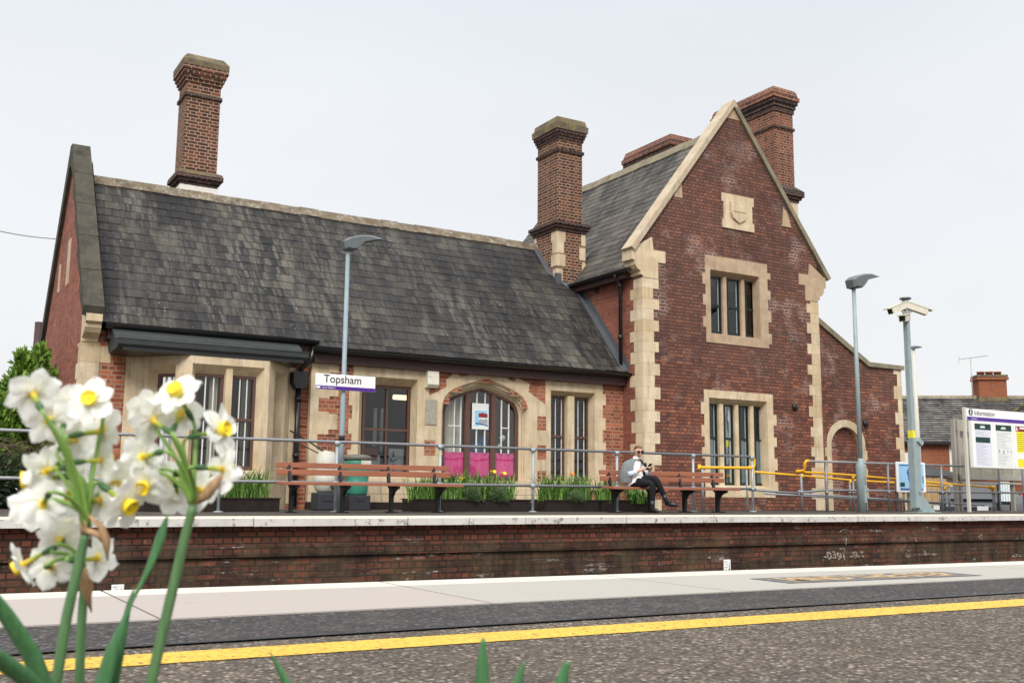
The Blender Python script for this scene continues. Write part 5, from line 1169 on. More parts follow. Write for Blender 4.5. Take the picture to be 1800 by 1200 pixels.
for i in range(3):
    m = MB(); xa, xb = xs[i]+.008, xs[i+1]-.008
    m.bevel_box(xa, xb, IY-.10, IY-.0, zb, zt, .012); pn = m.build('poster_case', M['white_sign'], t)
    w, h = xb-xa, zt-zb; U = lambda u: xa+w*u; V = lambda v: zt-h*v; yy = IY-.101
    R_ = lambda mb, u0, u1, v0, v1, k=0: mb.box(U(u0), U(u1), yy-.001-k*.0012, yy+.001, V(v1), V(v0))
    m = MB(); R_(m, .12, .9, .05, .96); m.build('poster', M['paper' if i == 0 else 'paper2' if i == 1 else 'print_yellow'], pn)
    d, g = MB(), MB()
    if i < 2:
        R_(d, .12, .9, .05, .18, 1)
        if i == 0: R_(d, .14, .84, .34, .46, 1)
        for k in range(22):
            v = .22+k*.033
            if i == 0 and .31 < v < .47: continue
            if i == 1 and .56 < v < .68: continue
            R_(g, .15, .15+rnd.uniform(.35, .7), v, v+.007, 1)
        if i == 1:
            R_(g, .2, .28, .59, .66, 1); R_(g, .42, .5, .6, .67, 1); R_(g, .64, .66, .58, .67, 1); R_(g, .84, .86, .58, .67, 1); R_(g, .66, .84, .62, .63, 1)
        w_ = MB(); u0 = .5; R_(w_, .38, .62, .115, .14, 2)
        for k in range(4): R_(w_, .40+k*.055, .435+k*.055, .095-.008*(k in (1, 2)), .12, 2)
        w_.build('poster_emblem', M['white_sign'], pn)
        d.build('poster_block', M['deep_green'], pn); g.build('poster_text', M['print_grey'], pn)
    else:
        R_(d, .1, .92, .05, .17, 1); d.build('poster_block', M['print_red'], pn)
        for k in range(9): R_(g, .14, .9, .22+k*.045, .228+k*.045, 1)
        g.build('poster_text', M['ink'], pn)
        w_ = MB(); R_(w_, .1, .92, .64, .78, 1); R_(w_, .3, .9, .07, .11, 2); w_.prism([(U(.12), V(.15)), (U(.2), V(.15)), (U(.17), V(.07)), (U(.14), V(.07))], yy-.0035, yy); w_.build('poster_gap', M['white_sign'], pn)
# older frame seen from behind
yb = 16.4; J = lambda px, py: onY(px, py, yb)
t = thing('notice_frame', (J(1680, 890).x, yb, 0), 'grimy back of an older notice frame standing behind the Information board', 'notice board')
for px in (1674, 1681, 1776): m = MB(); q = J(px, 736 if px < 1700 else 800); w = .03; m.box(q.x-w, q.x+w, yb-.05, yb+.05, 0, q.z); m.build('post', M['alu'], t)
q, q2 = J(1679, 737), J(1690, 758); e_ = J(1800, 760)
m = MB(); m.bevel_box(q.x, e_.x+1, yb-.04, yb+.03, q2.z-.0, q.z, .01); m.build('box_top', M['dirty_back'], t)
a, b = J(1684, 768), J(1684, 836); m = MB(); m.box(a.x, e_.x+1, yb-.02, yb+.02, b.z, a.z); m.build('back_panel', M['dirty_back'], t)
a, b = J(1684, 834), J(1684, 842); m = MB(); m.box(a.x, e_.x+1, yb-.1, yb+.04, b.z, a.z); m.box(a.x, e_.x+1, yb-.1, yb-.06, b.z-.1, b.z-.05)
for k in range(5): m.box(a.x+k*.9, a.x+k*.9+.05, yb-.03, yb+.03, b.z, J(1684, 768).z)
m.build('ledge', M['alu'], t)
# blue poster on the railing
yy = 15.42; a, b = onY(1574, 811, yy), onY(1627, 865, yy)
t = thing('poster_board', (a.x, yy, b.z), 'pale blue poster board hung on the grey railing behind the camera mast', 'poster')
m = MB(); m.bevel_box(a.x, b.x, yy-.02, yy+.01, b.z, a.z, .008); m.build('frame', M['white_sign'], t)
w, h = b.x-a.x, a.z-b.z; U = lambda u: a.x+w*u; V = lambda v: a.z-h*v
m = MB(); m.box(U(.07), U(.93), yy-.0225, yy-.018, V(.86), V(.06), 0); m.box(U(.1), U(.6), yy-.024, yy-.0225, V(.13), V(.09), 1); m.box(U(.88), U(.92), yy-.024, yy-.0225, V(.7), V(.45), 1); m.box(U(.1), U(.9), yy-.0245, yy-.022, V(.94), V(.87), 1)
m.box(U(.1), U(.26), yy-.024, yy-.0225, V(.82), V(.68), 2)
m.prism([(U(.5)+w*.17*math.cos(i*.3142)*(1-.25*(math.sin(i*.3142) < 0)), V(.45)+h*.3*math.sin(i*.3142)) for i in range(20)], yy-.0245, yy-.0225, 1)
r2 = random.Random(2)
for i in range(14): u, v = .4+.2*r2.random(), .25+.4*r2.random(); m.box(U(u), U(u+.035), yy-.0255, yy-.0245, V(v+.05), V(v), 3)
m.build('print', [M['sky_print'], M['blue_print'], M['deep_green'], M['white_sign']], t)
# ------------------------------------------------------------------ houses, cars and fence behind the ramp
hb = deep(1600, 775, 45); ROT = R(-36)
t = thing('brick_house', (hb.x, hb.y, -.66), 'low orange brick house with a mottled tiled roof, chimney and aerial beyond the car park', 'house', ROT)
H = hb.z+.66
m = MB(); wall_holes(m, -3, 9, 0, H+.1, 0, [(1.62, 3.0, H-1.5, H-.12)], .15); m.face([(-3, 0, 0), (-3, 7, 0), (-3, 7, H), (-3, 3.5, H+2.2), (-3, 0, H)])
m.build('wall', M['brick_house'], t, local=True)
m = MB(); slp = 2.12/3.4; M['cap_moss'] = stone_mat('yellow green moss', (.2,.17,.06), (.07,.07,.03), .6); Vh = Vector((0, 1, slp)); slates(m, (-3.3, -.25, H-.05), (1,0,0), Vh, 13, Vector((0, 3.65, 3.65*slp)).length, .27, .21, 21, lift=.045)
m.face([(-3.3, 3.4, H-.05+3.65*slp), (9.7, 3.4, H-.05+3.65*slp), (9.7, 7.2, H-.1), (-3.3, 7.2, H-.1)])
rf = m.build('roof', M['slate_house'], t, local=True, merge=False)
m = MB(); rz = H-.05+3.65*slp; x = -3.3
while x < 9.6: m.prism([(3.25, rz-.06), (3.4, rz+.09), (3.55, rz-.06)], x, x+.4, 0, .5, 'x'); x += .41
m.build('ridge_tiles', M['coping_grey'], rf, local=True)
m = MB(); m.box(4.05, 5.3, 3.0, 3.8, rz-.6, rz+.78); m.box(3.97, 5.38, 2.92, 3.88, rz+.78, rz+.9); m.box(3.99, 5.36, 2.94, 3.86, rz+.92, rz+1.02, 1); m.box(4.0, 5.35, 2.97, 3.83, rz-.5, rz-.02, 1)
for i in range(3): m.lathe([(.16, rz+1.0), (.16, rz+1.14), (.18, rz+1.14), (.18, rz+1.2), (.13, rz+1.2)], (4.3+i*.38, 3.4, 0), 12)
m.build('chimney', [M['brick_house'], M['cap_lichen']], t, local=True)
m = MB(); ax = 3.85; m.tube([(ax, 3.3, rz-.1), (ax, 3.3, rz+1.85)], .02, n=6); m.tube([(ax-.6, 3.1, rz+1.75), (ax+.9, 3.6, rz+2.0)], .014, n=6)
for i in range(9): k = -.55+i*.17; m.tube([(ax+k, 3.25+k*.33-.16, rz+1.84+k*.16), (ax+k, 3.25+k*.33+.16, rz+1.84+k*.16)], .008, n=5)
for i in (-1, 1): m.tube([(ax-.58, 3.1, rz+1.75), (ax-.62, 3.1, rz+1.75+i*.2)], .008, n=5)
m.build('aerial', M['alu'], t, local=True)
wd = MB(); wd.box(1.62, 1.72, .02, .1, H-1.5, H-.12); wd.box(2.9, 3.0, .02, .1, H-1.5, H-.12); wd.box(1.72, 2.9, .02, .1, H-.22, H-.12); wd.box(1.72, 2.9, .02, .1, H-1.5, H-1.38); wd.box(1.72, 2.9, .025, .09, H-.62, H-.54); wd.box(2.28, 2.34, .025, .09, H-1.38, H-.22); wd.box(1.5, 3.1, -.08, .1, H-1.62, H-1.51)
w = wd.build('window', M['white_paint'], t, local=True); gl = MB(); gl.face([(1.7, .06, H-1.4), (2.92, .06, H-1.4), (2.92, .06, H-.2), (1.7, .06, H-.2)]); gl.build('pane', M['glass'], w, local=True)
m = MB(); m.box(-3.2, 9.2, -.3, -.2, H-.14, H-.04); m.build('gutter', M['black'], t, local=True)
m = MB(); m.tube([(.0, -.12, 0), (.0, -.12, H-.1)], .05, n=8); m.box(-.35, -.06, -.06, 0, H-2.2, H-.5); m.build('downpipe', M['white_paint'], t, local=True)
# cross roof running towards the car park on the right
m = MB(); gx = 6.6; zr = rz-.05; W3 = 4.2; sl3 = (zr-H+.05)/W3
slates(m, (gx-W3, 3.3, H-.05), (0,-1,0), Vector((1, 0, sl3)), 5.2, Vector((W3, 0, W3*sl3)).length, .3, .21, 33, lift=.03)
m.face([(gx, 3.3, zr), (gx, -1.9, zr), (gx+W3, -1.9, H-.05), (gx+W3, 3.3, H-.05)]); m.face([(gx-W3+.2, -1.7, H-.05), (gx+W3-.2, -1.7, H-.05), (gx, -1.7, zr-.05)])
m.build('cross_roof', M['slate_house'], t, local=True, merge=False)
m = MB(); r5 = random.Random(3)
for i in range(60):
    u = r5.random(); c = Vector((gx-W3+W3*u, 3.25-(1-u)*3.2+r5.uniform(-.15,.15), H-.02+W3*u*sl3)); s_ = r5.uniform(.05,.16)
    m.lathe([(0, .05*1), (s_*.7, .03), (s_, -.02)], M=Matrix.Translation(c), n=7)
m.build('moss', M['cap_moss'], t, local=True)

# slate roofed shed, fence
q = onY(1632, 830, 25.5)
t = thing('shed', (q.x+1.3, 26, -.66), 'low shed with a flat blue grey roof in front of the brick house', 'shed')
zt = onY(1650, 823, 25.5).z; z1 = onY(1650, 838, 25.5).z; x0 = onY(1628, 830, 25.5).x; x1 = onY(1700, 830, 25.5).x
m = MB(); m.box(x0, x1, 25.6, 28, -.66, z1); m.build('wall', M['dirty_back'], t)
m = MB(); m.prism([(25.4, z1), (25.4, z1+.05), (28.2, zt+.35), (28.2, zt+.25)], x0-.1, x1+.1, 0, .5, 'x'); m.build('roof', M['lead'], t)
t2 = NT('light fence timber'); P = t2.loc(); a = t2.noise(t2.map(P, (9, 9, .8)), 1, 5, .6); M['fence'] = t2.fin(t2.ramp(a, [(.3, (.33,.2,.09)), (.7, (.55,.38,.2))]), .8, .2)
xa, xb = onY(1622, 850, 23).x, onY(1662, 850, 23).x; zf, zb_ = onY(1640, 840, 23).z, -.66
t = thing('timber_fence', ((xa+xb)/2, 23, -.66), 'light timber board fence in front of the low shed', 'fence')
m = MB(); x = xa
while x < xb: m.box(x, x+.11, 23, 23.03, zb_, zf+rnd.uniform(-.02, .02), 0, rnd.random()); x += .125
for z in (zb_+.3, zf-.15): m.box(xa, xb, 23.03, 23.08, z, z+.08)
m.build('boards', M['fence'], t)
t2 = NT('dark car paint'); M['car_dark'] = t2.fin((.012,.017,.024), .18, .6); M['car_red'] = NT('red car paint').fin((.35,.01,.02), .2, .6); M['car_silver'] = NT('pale green car paint').fin((.28,.36,.32), .25, .6)
M['tyre'] = paint('tyre rubber', (.012,.012,.012), .8, .2, .2); M['car_glass'] = NT('car window').fin((.012,.015,.018), .05, .7)
def car(x, yy, rz_, paintm, label, z=-.66, s=1):
    t = thing('parked_car', (x, yy, z), label, 'car', rz_, group='cars in the station car park'); m = MB()
    # side profile from nose to tail, swept across with tumblehome
    low = [(-2.1, .28), (-2.15, .5), (-2.05, .72), (-1.1, .9), (1.7, .95), (2.05, .85), (2.1, .45), (2.05, .28)]
    top = [(-1.15, .9), (-.45, 1.4), (.2, 1.47), (1.2, 1.42), (1.85, .95)]
    def sweep(mb, pr, ws, mi=0):
        n = len(pr); rings = [[Vector((a, sgn*w_(b), b)) for a, b in pr] for sgn, w_ in ws]
        for i in range(len(rings)-1):
            for j in range(n): mb.face([rings[i][j], rings[i][(j+1) % n], rings[i+1][(j+1) % n], rings[i+1][j]], mi, sm=False)
        for e_ in (0, -1):
            for tr in tessellate_polygon([[Vector((a, b, 0)) for a, b in pr]]): mb.face([rings[e_][i] for i in tr], mi)
    f0 = lambda b: .85-.08*abs(b-.6); f1 = lambda b: .8-.08*abs(b-.6)
    sweep(m, low, ((-1, f0), (-1, f1), (1, f1), (1, f0)))
    fr = lambda b: .8-(b-.9)*.32; sweep(m, [(a*.97+.02, b) for a, b in top], ((-1, fr), (1, fr)))
    body = m.build('body', paintm, t, local=True)
    g_ = MB()
    for sgn in (-1, 1):
        yv = lambda b: sgn*(.815-(b-.9)*.32)
        for pr in ([(-.9, .97), (-.4, 1.33), (.2, 1.39), (.2, .97)], [(.28, .97), (.28, 1.39), (1.1, 1.35), (1.5, 1.0)]): g_.face([(a, yv(b), b) for a, b in pr])
    g_.face([(-1.14, -.68, .95), (-1.14, .68, .95), (-.5, .58, 1.38), (-.5, -.58, 1.38)]); g_.face([(1.86, -.66, 1.0), (1.86, .66, 1.0), (1.27, .56, 1.39), (1.27, -.56, 1.39)]); g_.build('window', M['car_glass'], t, local=True)
    for xx in (-1.3, 1.3):
        for sgn in (-1, 1):
            w = MB(); w.lathe([(.1, -.1), (.27, -.1), (.31, -.06), (.31, .06), (.27, .1), (.1, .1)], M=Matrix.Translation((xx, sgn*.76, .31)) @ Matrix.Rotation(R(90), 4, 'X'), n=18); wh = w.build('wheel', M['tyre'], t, local=True)
            w = MB(); w.lathe([(.19, .105*sgn*-1), (.05, .115*sgn*-1), (0, .115*sgn*-1)], M=Matrix.Translation((xx, sgn*.76, .31)) @ Matrix.Rotation(R(90), 4, 'X'), n=14); w.build('rim', M['alu'], wh, local=True)
    for sgn in (-1, 1):
        w = MB(); w.obox(Matrix.Translation((-2.08, sgn*.62, .68)), .06, .3, .13); w.build('headlight', M['white_sign'], t, local=True)
        w = MB(); w.obox(Matrix.Translation((2.08, sgn*.66, .78)), .05, .2, .16); w.build('tail_light', M['print_red'], t, local=True)
    w = MB(); w.obox(Matrix.Translation((-2.15, 0, .45)), .02, .5, .11); w.build('number_plate', M['white_sign'], t, local=True)
    return t
q = onY(1712, 870, 20.5); car(q.x+.3, 20.5, R(20), M['car_dark'], 'dark car parked behind the Information board posts')
q = onY(1650, 880, 19.8); car(q.x-.5, 21.6, R(35), M['car_dark'], 'dark car parked in front of the timber fence, behind the camera mast')
q = onY(1792, 865, 23); car(q.x+1.9, 23, R(10), M['car_red'], 'red car at the right edge beside the pale slatted panel'); q = onY(1675, 860, 23.5); car(q.x+.9, 25.2, R(230), M['car_silver'], 'pale green car beyond the dark cars, under the yellow handrail')
yy = 19.2; a, b = onY(1757, 846, yy), onY(1782, 881, yy)
t = thing('slatted_panel', (a.x, yy, b.z-.3), 'pale slatted panel on a dark stand beside the red car', 'panel'); n = 5; w = (b.x-a.x)/n
m = MB()
for i in range(n): m.box(a.x+i*w+.02, a.x+(i+1)*w-.03, yy, yy+.04, b.z, a.z)
m.build('slats', M['film'], t); m = MB(); m.box(a.x, b.x, yy+.05, yy+.1, b.z-.1, a.z); m.box(a.x, a.x+.06, yy+.05, yy+.1, -.66, b.z-.1); m.box(b.x-.06, b.x, yy+.05, yy+.1, -.66, b.z-.1); m.build('frame', M['ink'], t)
q = deep(1605.5, 611, 42); t = thing('lamp_post', (q.x, q.y, -.66), 'distant white lamp post with a flat head rising behind the camera mast', 'lamp post')
m = MB(); m.tube([(q.x, q.y, -.66), (q.x, q.y, 2.4), (q.x, q.y, q.z)], [.12, .1, .06], n=10); m.build('pole', M['butt_white'], t)
m = MB(); m.prism([(q.x-.1, q.z-.05), (q.x+.0, q.z-.06), (q.x+.42, q.z+.03), (q.x+.3, q.z+.07), (q.x-.06, q.z+.06)], q.y-.12, q.y+.12); m.build('lamp_head', M['lamp_grey'], t)
# overhead wire at the far left
m = MB(); a, b = deep(-60, 392, 40), deep(112, 421, 46); m.tube([a.lerp(b, i/8)+Vector((0,0,-.12*math.sin(math.pi*i/8))) for i in range(9)], .018, n=5); tag(m.build('overhead_wire', M['lamp_grey']), 'thin cable crossing the sky left of the station gable', 'cable')

# ------------------------------------------------------------------ conifer and dark hedge at the left
def leafy(name, mats, parent, blobs, n, size, seed, up=.3, needle=1.0):
    """leaf sprays spread through lobes of a crown: (centre, radii)"""
    r = random.Random(seed); m = MB(); tot = sum(b[1].x*b[1].z for b in blobs)
    for c, rad in blobs:
        for i in range(int(n*rad.x*rad.z/tot)):
            u = Vector((r.gauss(0,1), r.gauss(0,1), r.gauss(0,1))).normalized(); k = r.random()**.33*(.62+.38*r.random())
            p = c + Vector((u.x*rad.x, u.y*rad.y, u.z*rad.z))*k
            d = (u + Vector((r.gauss(0,.4), r.gauss(0,.4), r.gauss(0,.4)+up))).normalized(); s = d.cross(Vector((r.gauss(0,1), r.gauss(0,1), r.gauss(0,1)))).normalized()
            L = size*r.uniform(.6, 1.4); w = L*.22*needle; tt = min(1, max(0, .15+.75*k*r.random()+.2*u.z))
            m.face([p, p+d*L*.4-s*w, p+d*L, p+d*L*.4+s*w], 0, None, tt)
            if r.random() < .6: q = p+d*L*.3; e_ = (d+s*.9).normalized(); m.face([q, q+e_*L*.3-d*w*.6, q+e_*L*.6, q+e_*L*.3+d*w*.6], 0, None, tt)
            if r.random() < .6: q = p+d*L*.3; e_ = (d-s*.9).normalized(); m.face([q, q+e_*L*.3-d*w*.6, q+e_*L*.6, q+e_*L*.3+d*w*.6], 0, None, tt)
    return m.build(name, mats, parent, merge=False)
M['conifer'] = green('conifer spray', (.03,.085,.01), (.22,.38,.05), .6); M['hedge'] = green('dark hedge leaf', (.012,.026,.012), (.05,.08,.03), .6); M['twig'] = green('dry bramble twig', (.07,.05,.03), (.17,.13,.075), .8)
M['bark'] = paint('brown bark', (.07,.05,.035), .9, .1, .5)
def lobe(px, py, yy, rx, rz_): q = onY(px, py, yy); return (q, Vector((rx, rx*.9, rz_)))
c0 = onY(60, 720, 20.5)
t = thing('conifer_tree', (c0.x, 20.6, 0), 'bright green bushy conifer left of the station gable', 'tree')
bl = [lobe(48, 668, 20.5, .28, .55), lobe(85, 690, 20.7, .42, .5), lobe(30, 700, 20.3, .36, .5), lobe(100, 735, 20.9, .45, .5), lobe(60, 745, 20.5, .6, .6), lobe(15, 745, 20.2, .5, .55), lobe(45, 795, 20.6, .75, .6), lobe(95, 790, 21, .45, .6), lobe(70, 632, 20.6, .13, .28), lobe(38, 636, 20.5, .11, .25), lobe(-15, 780, 20, .6, .7), lobe(-60, 790, 20, .8, .9)]
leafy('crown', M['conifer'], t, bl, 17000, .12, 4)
m = MB(); m.tube([(c0.x, 20.6, 0), (c0.x+.05, 20.6, 1.2), (c0.x, 20.6, 2.4)], [.12, .09, .03], n=8); m.build('trunk', M['bark'], t)
t = thing('hedge', (onY(40, 850, 18.5).x, 18.5, 0), 'dark bramble hedge below the conifer behind the railing', 'hedge')
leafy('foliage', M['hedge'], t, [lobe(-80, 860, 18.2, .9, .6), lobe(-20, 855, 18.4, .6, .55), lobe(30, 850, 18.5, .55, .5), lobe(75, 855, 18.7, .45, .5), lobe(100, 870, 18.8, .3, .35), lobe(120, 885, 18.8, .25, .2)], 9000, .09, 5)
r2 = random.Random(6); m = MB()
for i in range(420):
    a = onY(r2.uniform(-80, 100), r2.uniform(775, 850), 18.2+r2.random()*.5); d = Vector((r2.gauss(.2,.6), r2.gauss(0,.3), r2.gauss(-.1,.25))).normalized(); L = r2.uniform(.15, .5)
    m.tube([a, a+d*L*.5+Vector((0,0,.02)), a+d*L], .004, n=3, caps=False, t=r2.random())
m.build('twigs', M['twig'], t)

# ------------------------------------------------------------------ seated person
def skin_mesh(verts, edges, radii, sub=2, root=0):
    me = bpy.data.meshes.new('skin'); me.from_pydata([tuple(v) for v in verts], edges, [])
    o = bpy.data.objects.new('skin', me); COL.objects.link(o)
    md = o.modifiers.new('s', 'SKIN'); md.use_smooth_shade = True
    sv = me.skin_vertices[0].data
    for i, r_ in enumerate(radii): sv[i].radius = r_ if isinstance(r_, tuple) else (r_, r_); sv[i].use_root = (i == root)
    ms = o.modifiers.new('u', 'SUBSURF'); ms.levels = sub; ms.render_levels = sub
    dg = bpy.context.evaluated_depsgraph_get(); out = bpy.data.meshes.new_from_object(o.evaluated_get(dg)); bpy.data.objects.remove(o)
    for p in out.polygons: p.use_smooth = True
    return out
class SK:
    def __init__(s): s.v = []; s.e = []; s.r = []
    def chain(s, pts, start=None):
        prev = start
        for p, r_ in pts:
            s.v.append(Vector(p)); s.r.append(r_)
            if prev is not None: s.e.append((prev, len(s.v)-1))
            prev = len(s.v)-1
        return prev
PO = Vector((11.36, 14.80, 0)); FW = R(10)     # facing: out over the platform edge, turned a little to the right
ex = Vector((math.cos(FW), math.sin(FW), 0)); ey = Vector((math.sin(FW), -math.cos(FW), 0))   # ex: image right side of the body, ey: forward
def W_(a, f, z): return ex*a + ey*f + Vector((0, 0, z))
per = thing('person', PO, 'person in sunglasses, grey cape and black trousers seated on the bench with a phone', 'person')
S = SK()
S.chain([(W_(0, 0, .535), (.125, .10))]); 
sp1 = S.chain([(W_(0, -.015, .64), (.112, .088)), (W_(0, 0, .76), (.118, .09)), (W_(0, .02, .87), (.10, .075)), (W_(0, .035, .935), (.045, .045)), (W_(0, .065, .985), (.042, .044))], 0)
hd = S.chain([(W_(0, .10, 1.03), (.068, .08)), (W_(0, .10, 1.09), (.078, .094)), (W_(0, .085, 1.135), (.056, .07))], sp1)
ch = 3
def arm(sg, elbow, wrist, hand_dir, curl):
    a = S.chain([(W_(sg*.135, .005, .885), .048), (W_(sg*.165, .0, .86), .045), (W_(*elbow), .034), ((W_(*elbow)+W_(*wrist))/2, .031), (W_(*wrist), .021)], ch)
    hd_ = hand_dir.normalized(); side = hd_.cross(Vector((0,0,1))).normalized(); up = side.cross(hd_)
    w = W_(*wrist); pc = w+hd_*.045
    a = S.chain([(pc, (.027, .016))], a)
    for k, ln in enumerate((.062, .07, .066, .052)):
        o = pc+hd_*.03+side*(k-1.5)*.015
        S.chain([(o, .0085), (o+hd_*ln*.45-up*.004, .008), (o+hd_*ln*.72-up*ln*curl*.5, .0075), (o+hd_*ln*.8-up*ln*curl, .006)], a)
    S.chain([(w+hd_*.03-side*.03*sg, .010), (w+hd_*.06-side*.04*sg+up*.006, .009), (w+hd_*.085-side*.032*sg+up*.012, .007)], a)
    return pc
ph = W_(.02, .335, .79)
h1 = arm(-1, (-.225, .085, .665), (-.06, .27, .755), ph-W_(-.06, .27, .755)+Vector((0,0,.01)), .5)
h2 = arm(1, (.24, .10, .69), (.11, .30, .775), W_(.03, .34, .80)-W_(.11, .30, .775), .6)
def leg(sg, hip, knee, ankle, toe):
    S.chain([(W_(*hip), .10), ((W_(*hip)*.5+W_(*knee)*.5), .088), (W_(*knee), .066), (W_(*knee)*.62+W_(*ankle)*.38, .06), (W_(*ankle), .038), (W_(*ankle)+(W_(*toe)-W_(*ankle))*.45, .032), (W_(*toe), .022)], 0)
LG = [((-.085, .02, .525), (-.03, .455, .515), (-.015, .43, .085), (-.03, .56, .035)), ((.085, .02, .535), (.01, .485, .60), (.19, .585, .20), (.255, .73, .135))]
leg(-1, *LG[0]); leg(1, *LG[1])
bm_ = skin_mesh(S.v, S.e, S.r, 2)
M['skin_tone'] = paint('skin', (.56,.33,.24), .5, .35, .1); M['black_cloth'] = paint('black trousers', (.012,.012,.016), .8, .2, .3); M['white_top'] = paint('off white knit', (.8,.78,.74), .9, .1, .25, 14); M['grey_cape'] = paint('grey cape', (.19,.21,.22), .9, .1, .4, 10); M['hair'] = paint('light brown hair', (.17,.085,.035), .55, .4, .5, 30); M['boot'] = paint('black leather boot', (.014,.015,.018), .35, .45, .2); M['cuff'] = paint('pale blue shirt cuff', (.5,.57,.7), .8, .2, .2, 30)
body = bpy.data.objects.new('body', bm_); COL.objects.link(body); body.parent = per
bm_.materials.clear()
for k in ('skin_tone', 'black_cloth', 'white_top'): bm_.materials.append(M[k])
wr = [W_(-.06, .27, .755), W_(.11, .30, .775), ph]; el = [W_(-.225, .085, .665), W_(.24, .10, .69)]
for p in bm_.polygons:
    c = p.center; f_ = c.dot(ey)
    if c.z > .955: k = 0
    elif min((c-w).length for w in wr) < .12 and c.z > .70: k = 0
    elif c.z < .50 or (f_ > .15 and c.z < .665 and min((c-e_).length for e_ in el) > .08): k = 1
    else: k = 2
    if k == 2 and c.z < .56 and f_ > .09: k = 1
    p.material_index = k
# face: nose, ears, lips, sunglasses; hair with a knot
hc = W_(0, .105, 1.075); hy = (ey*math.cos(R(26)) - ex*math.sin(R(26))); fd = (hy*.92 + Vector((0,0,-.36))).normalized(); hx = Vector((-hy.y, hy.x, 0)); fu = fd.cross(-hx) if fd.cross(-hx).z > 0 else fd.cross(hx)
HM = Matrix(((hx.x, fd.x, fu.x, hc.x), (hx.y, fd.y, fu.y, hc.y), (hx.z, fd.z, fu.z, hc.z), (0,0,0,1))) @ Matrix.Scale(1.22, 4)
m = MB(); m.face([HM @ Vector(v) for v in ((-.012, .078, -.03), (.012, .078, -.03), (0, .1, -.028))]); m.face([HM @ Vector(v) for v in ((-.012, .078, -.03), (0, .1, -.028), (0, .078, .015))]); m.face([HM @ Vector(v) for v in ((.012, .078, -.03), (0, .1, -.028), (0, .078, .015))])
for s_ in (-1, 1): m.lathe([(.0, -.006), (.014, 0), (.0, .006)], M=HM @ Matrix.Translation((s_*.066, .0, -.008)) @ Matrix.Rotation(R(90), 4, 'Y'), n=10)
m.build('nose', M['skin_tone'], per, local=True)
m = MB(); m.tube([HM @ Vector((-.02, .075, -.052)), HM @ Vector((0, .082, -.050)), HM @ Vector((.02, .075, -.052))], .005, n=6); m.build('mouth', M['print_red'], per, local=True)
m = MB()
for s_ in (-1, 1):
    m.lathe([(0, .006), (.022, .004), (.024, 0), (.02, -.004)], M=HM @ Matrix.Translation((s_*.029, .080, .018)) @ Matrix.Rotation(R(-90), 4, 'X'), n=14); m.tube([HM @ Vector((s_*.052, .075, .022)), HM @ Vector((s_*.068, .0, .015))], .003, n=5)
m.tube([HM @ Vector((-.01, .086, .022)), HM @ Vector((.01, .086, .022))], .003, n=5); m.build('sunglasses', M['ink'], per, local=True)
bmh = bmesh.new(); bmesh.ops.create_uvsphere(bmh, u_segments=20, v_segments=14, radius=1)
bmesh.ops.delete(bmh, geom=[v for v in bmh.verts if (v.co.y > .25 and v.co.z < .66) or v.co.z < -.75], context='VERTS')
for v in bmh.verts: v.co = HM @ Vector((v.co.x*.064, v.co.y*.082-.013, v.co.z*.071+.014))
m = MB(); m.add_bm(bmh, sm=True); m.lathe([(0, -.03), (.025, -.02), (.03, 0), (.022, .02), (0, .028)], M=HM @ Matrix.Translation((0, -.095, .0)), n=12); m.build('hair', M['hair'], per, local=True)
# clothes: cape, roll neck, tunic hem, cuffs, boots, bag strap
def shell(mb, rows, close=False):
    for a, b in zip(rows, rows[1:]):
        n = len(a)
        for i in range(n if close else n-1): mb.face([a[i], a[(i+1) % n], b[(i+1) % n], b[i]], sm=True)
m = MB(); rows = []
for z, rx, ry, off, a0, a1 in ((.945, .075, .07, .035, 60, 480), (.905, .16, .105, .01, 52, 488), (.86, .215, .125, .0, 40, 500), (.78, .245, .14, -.005, 28, 512), (.68, .27, .15, -.015, 18, 522), (.6, .275, .155, -.03, 10, 395), (.52, .26, .15, -.04, 5, 300)):
    row = []
    for i in range(23):
        a = R(90+a0*0) ; u = i/22; ang = R(125+u*290); k = 1+.05*math.sin(i*2.1+z*9)
        row.append(W_(math.cos(ang)*rx*k*1.14, math.sin(ang)*ry*k*1.14+off, z + (.10*max(0, u-.62)/.38 if z < .8 else 0)))
    rows.append(row)
shell(m, rows); m.build('cape', M['grey_cape'], per, local=True)
m = MB(); rows = [[W_(math.cos(R(a))*rx, math.sin(R(a))*ry+o, z) for a in range(0, 360, 20)] for z, rx, ry, o in ((.93, .075, .065, .04), (.955, .062, .062, .05), (.985, .056, .06, .06), (.98, .045, .05, .06))]; shell(m, rows, True); m.build('roll_neck', M['white_top'], per, local=True)
m = MB(); rows = [[W_(math.cos(R(a))*rx*(1+.04*math.sin(a*.11)), math.sin(R(a))*ry+o, z+dz*max(0, math.sin(R(a)))) for a in range(0, 360, 15)] for z, rx, ry, o, dz in ((.9, .12, .085, .02, 0), (.8, .14, .11, .015, 0), (.68, .15, .125, .02, 0), (.58, .165, .15, .03, .02), (.5, .18, .17, .04, .1), (.47, .185, .20, .05, .12))]; shell(m, rows, True); m.build('tunic', M['white_top'], per, local=True)
m = MB()
for e_, w in ((el[0], wr[0]), (el[1], wr[1])):
    m.tube([e_+(w-e_)*-.05, e_+(w-e_)*.15, e_+(w-e_)*.42], [.05, .048, .038], n=12)
m.build('cuff', M['cuff'], per, local=True)
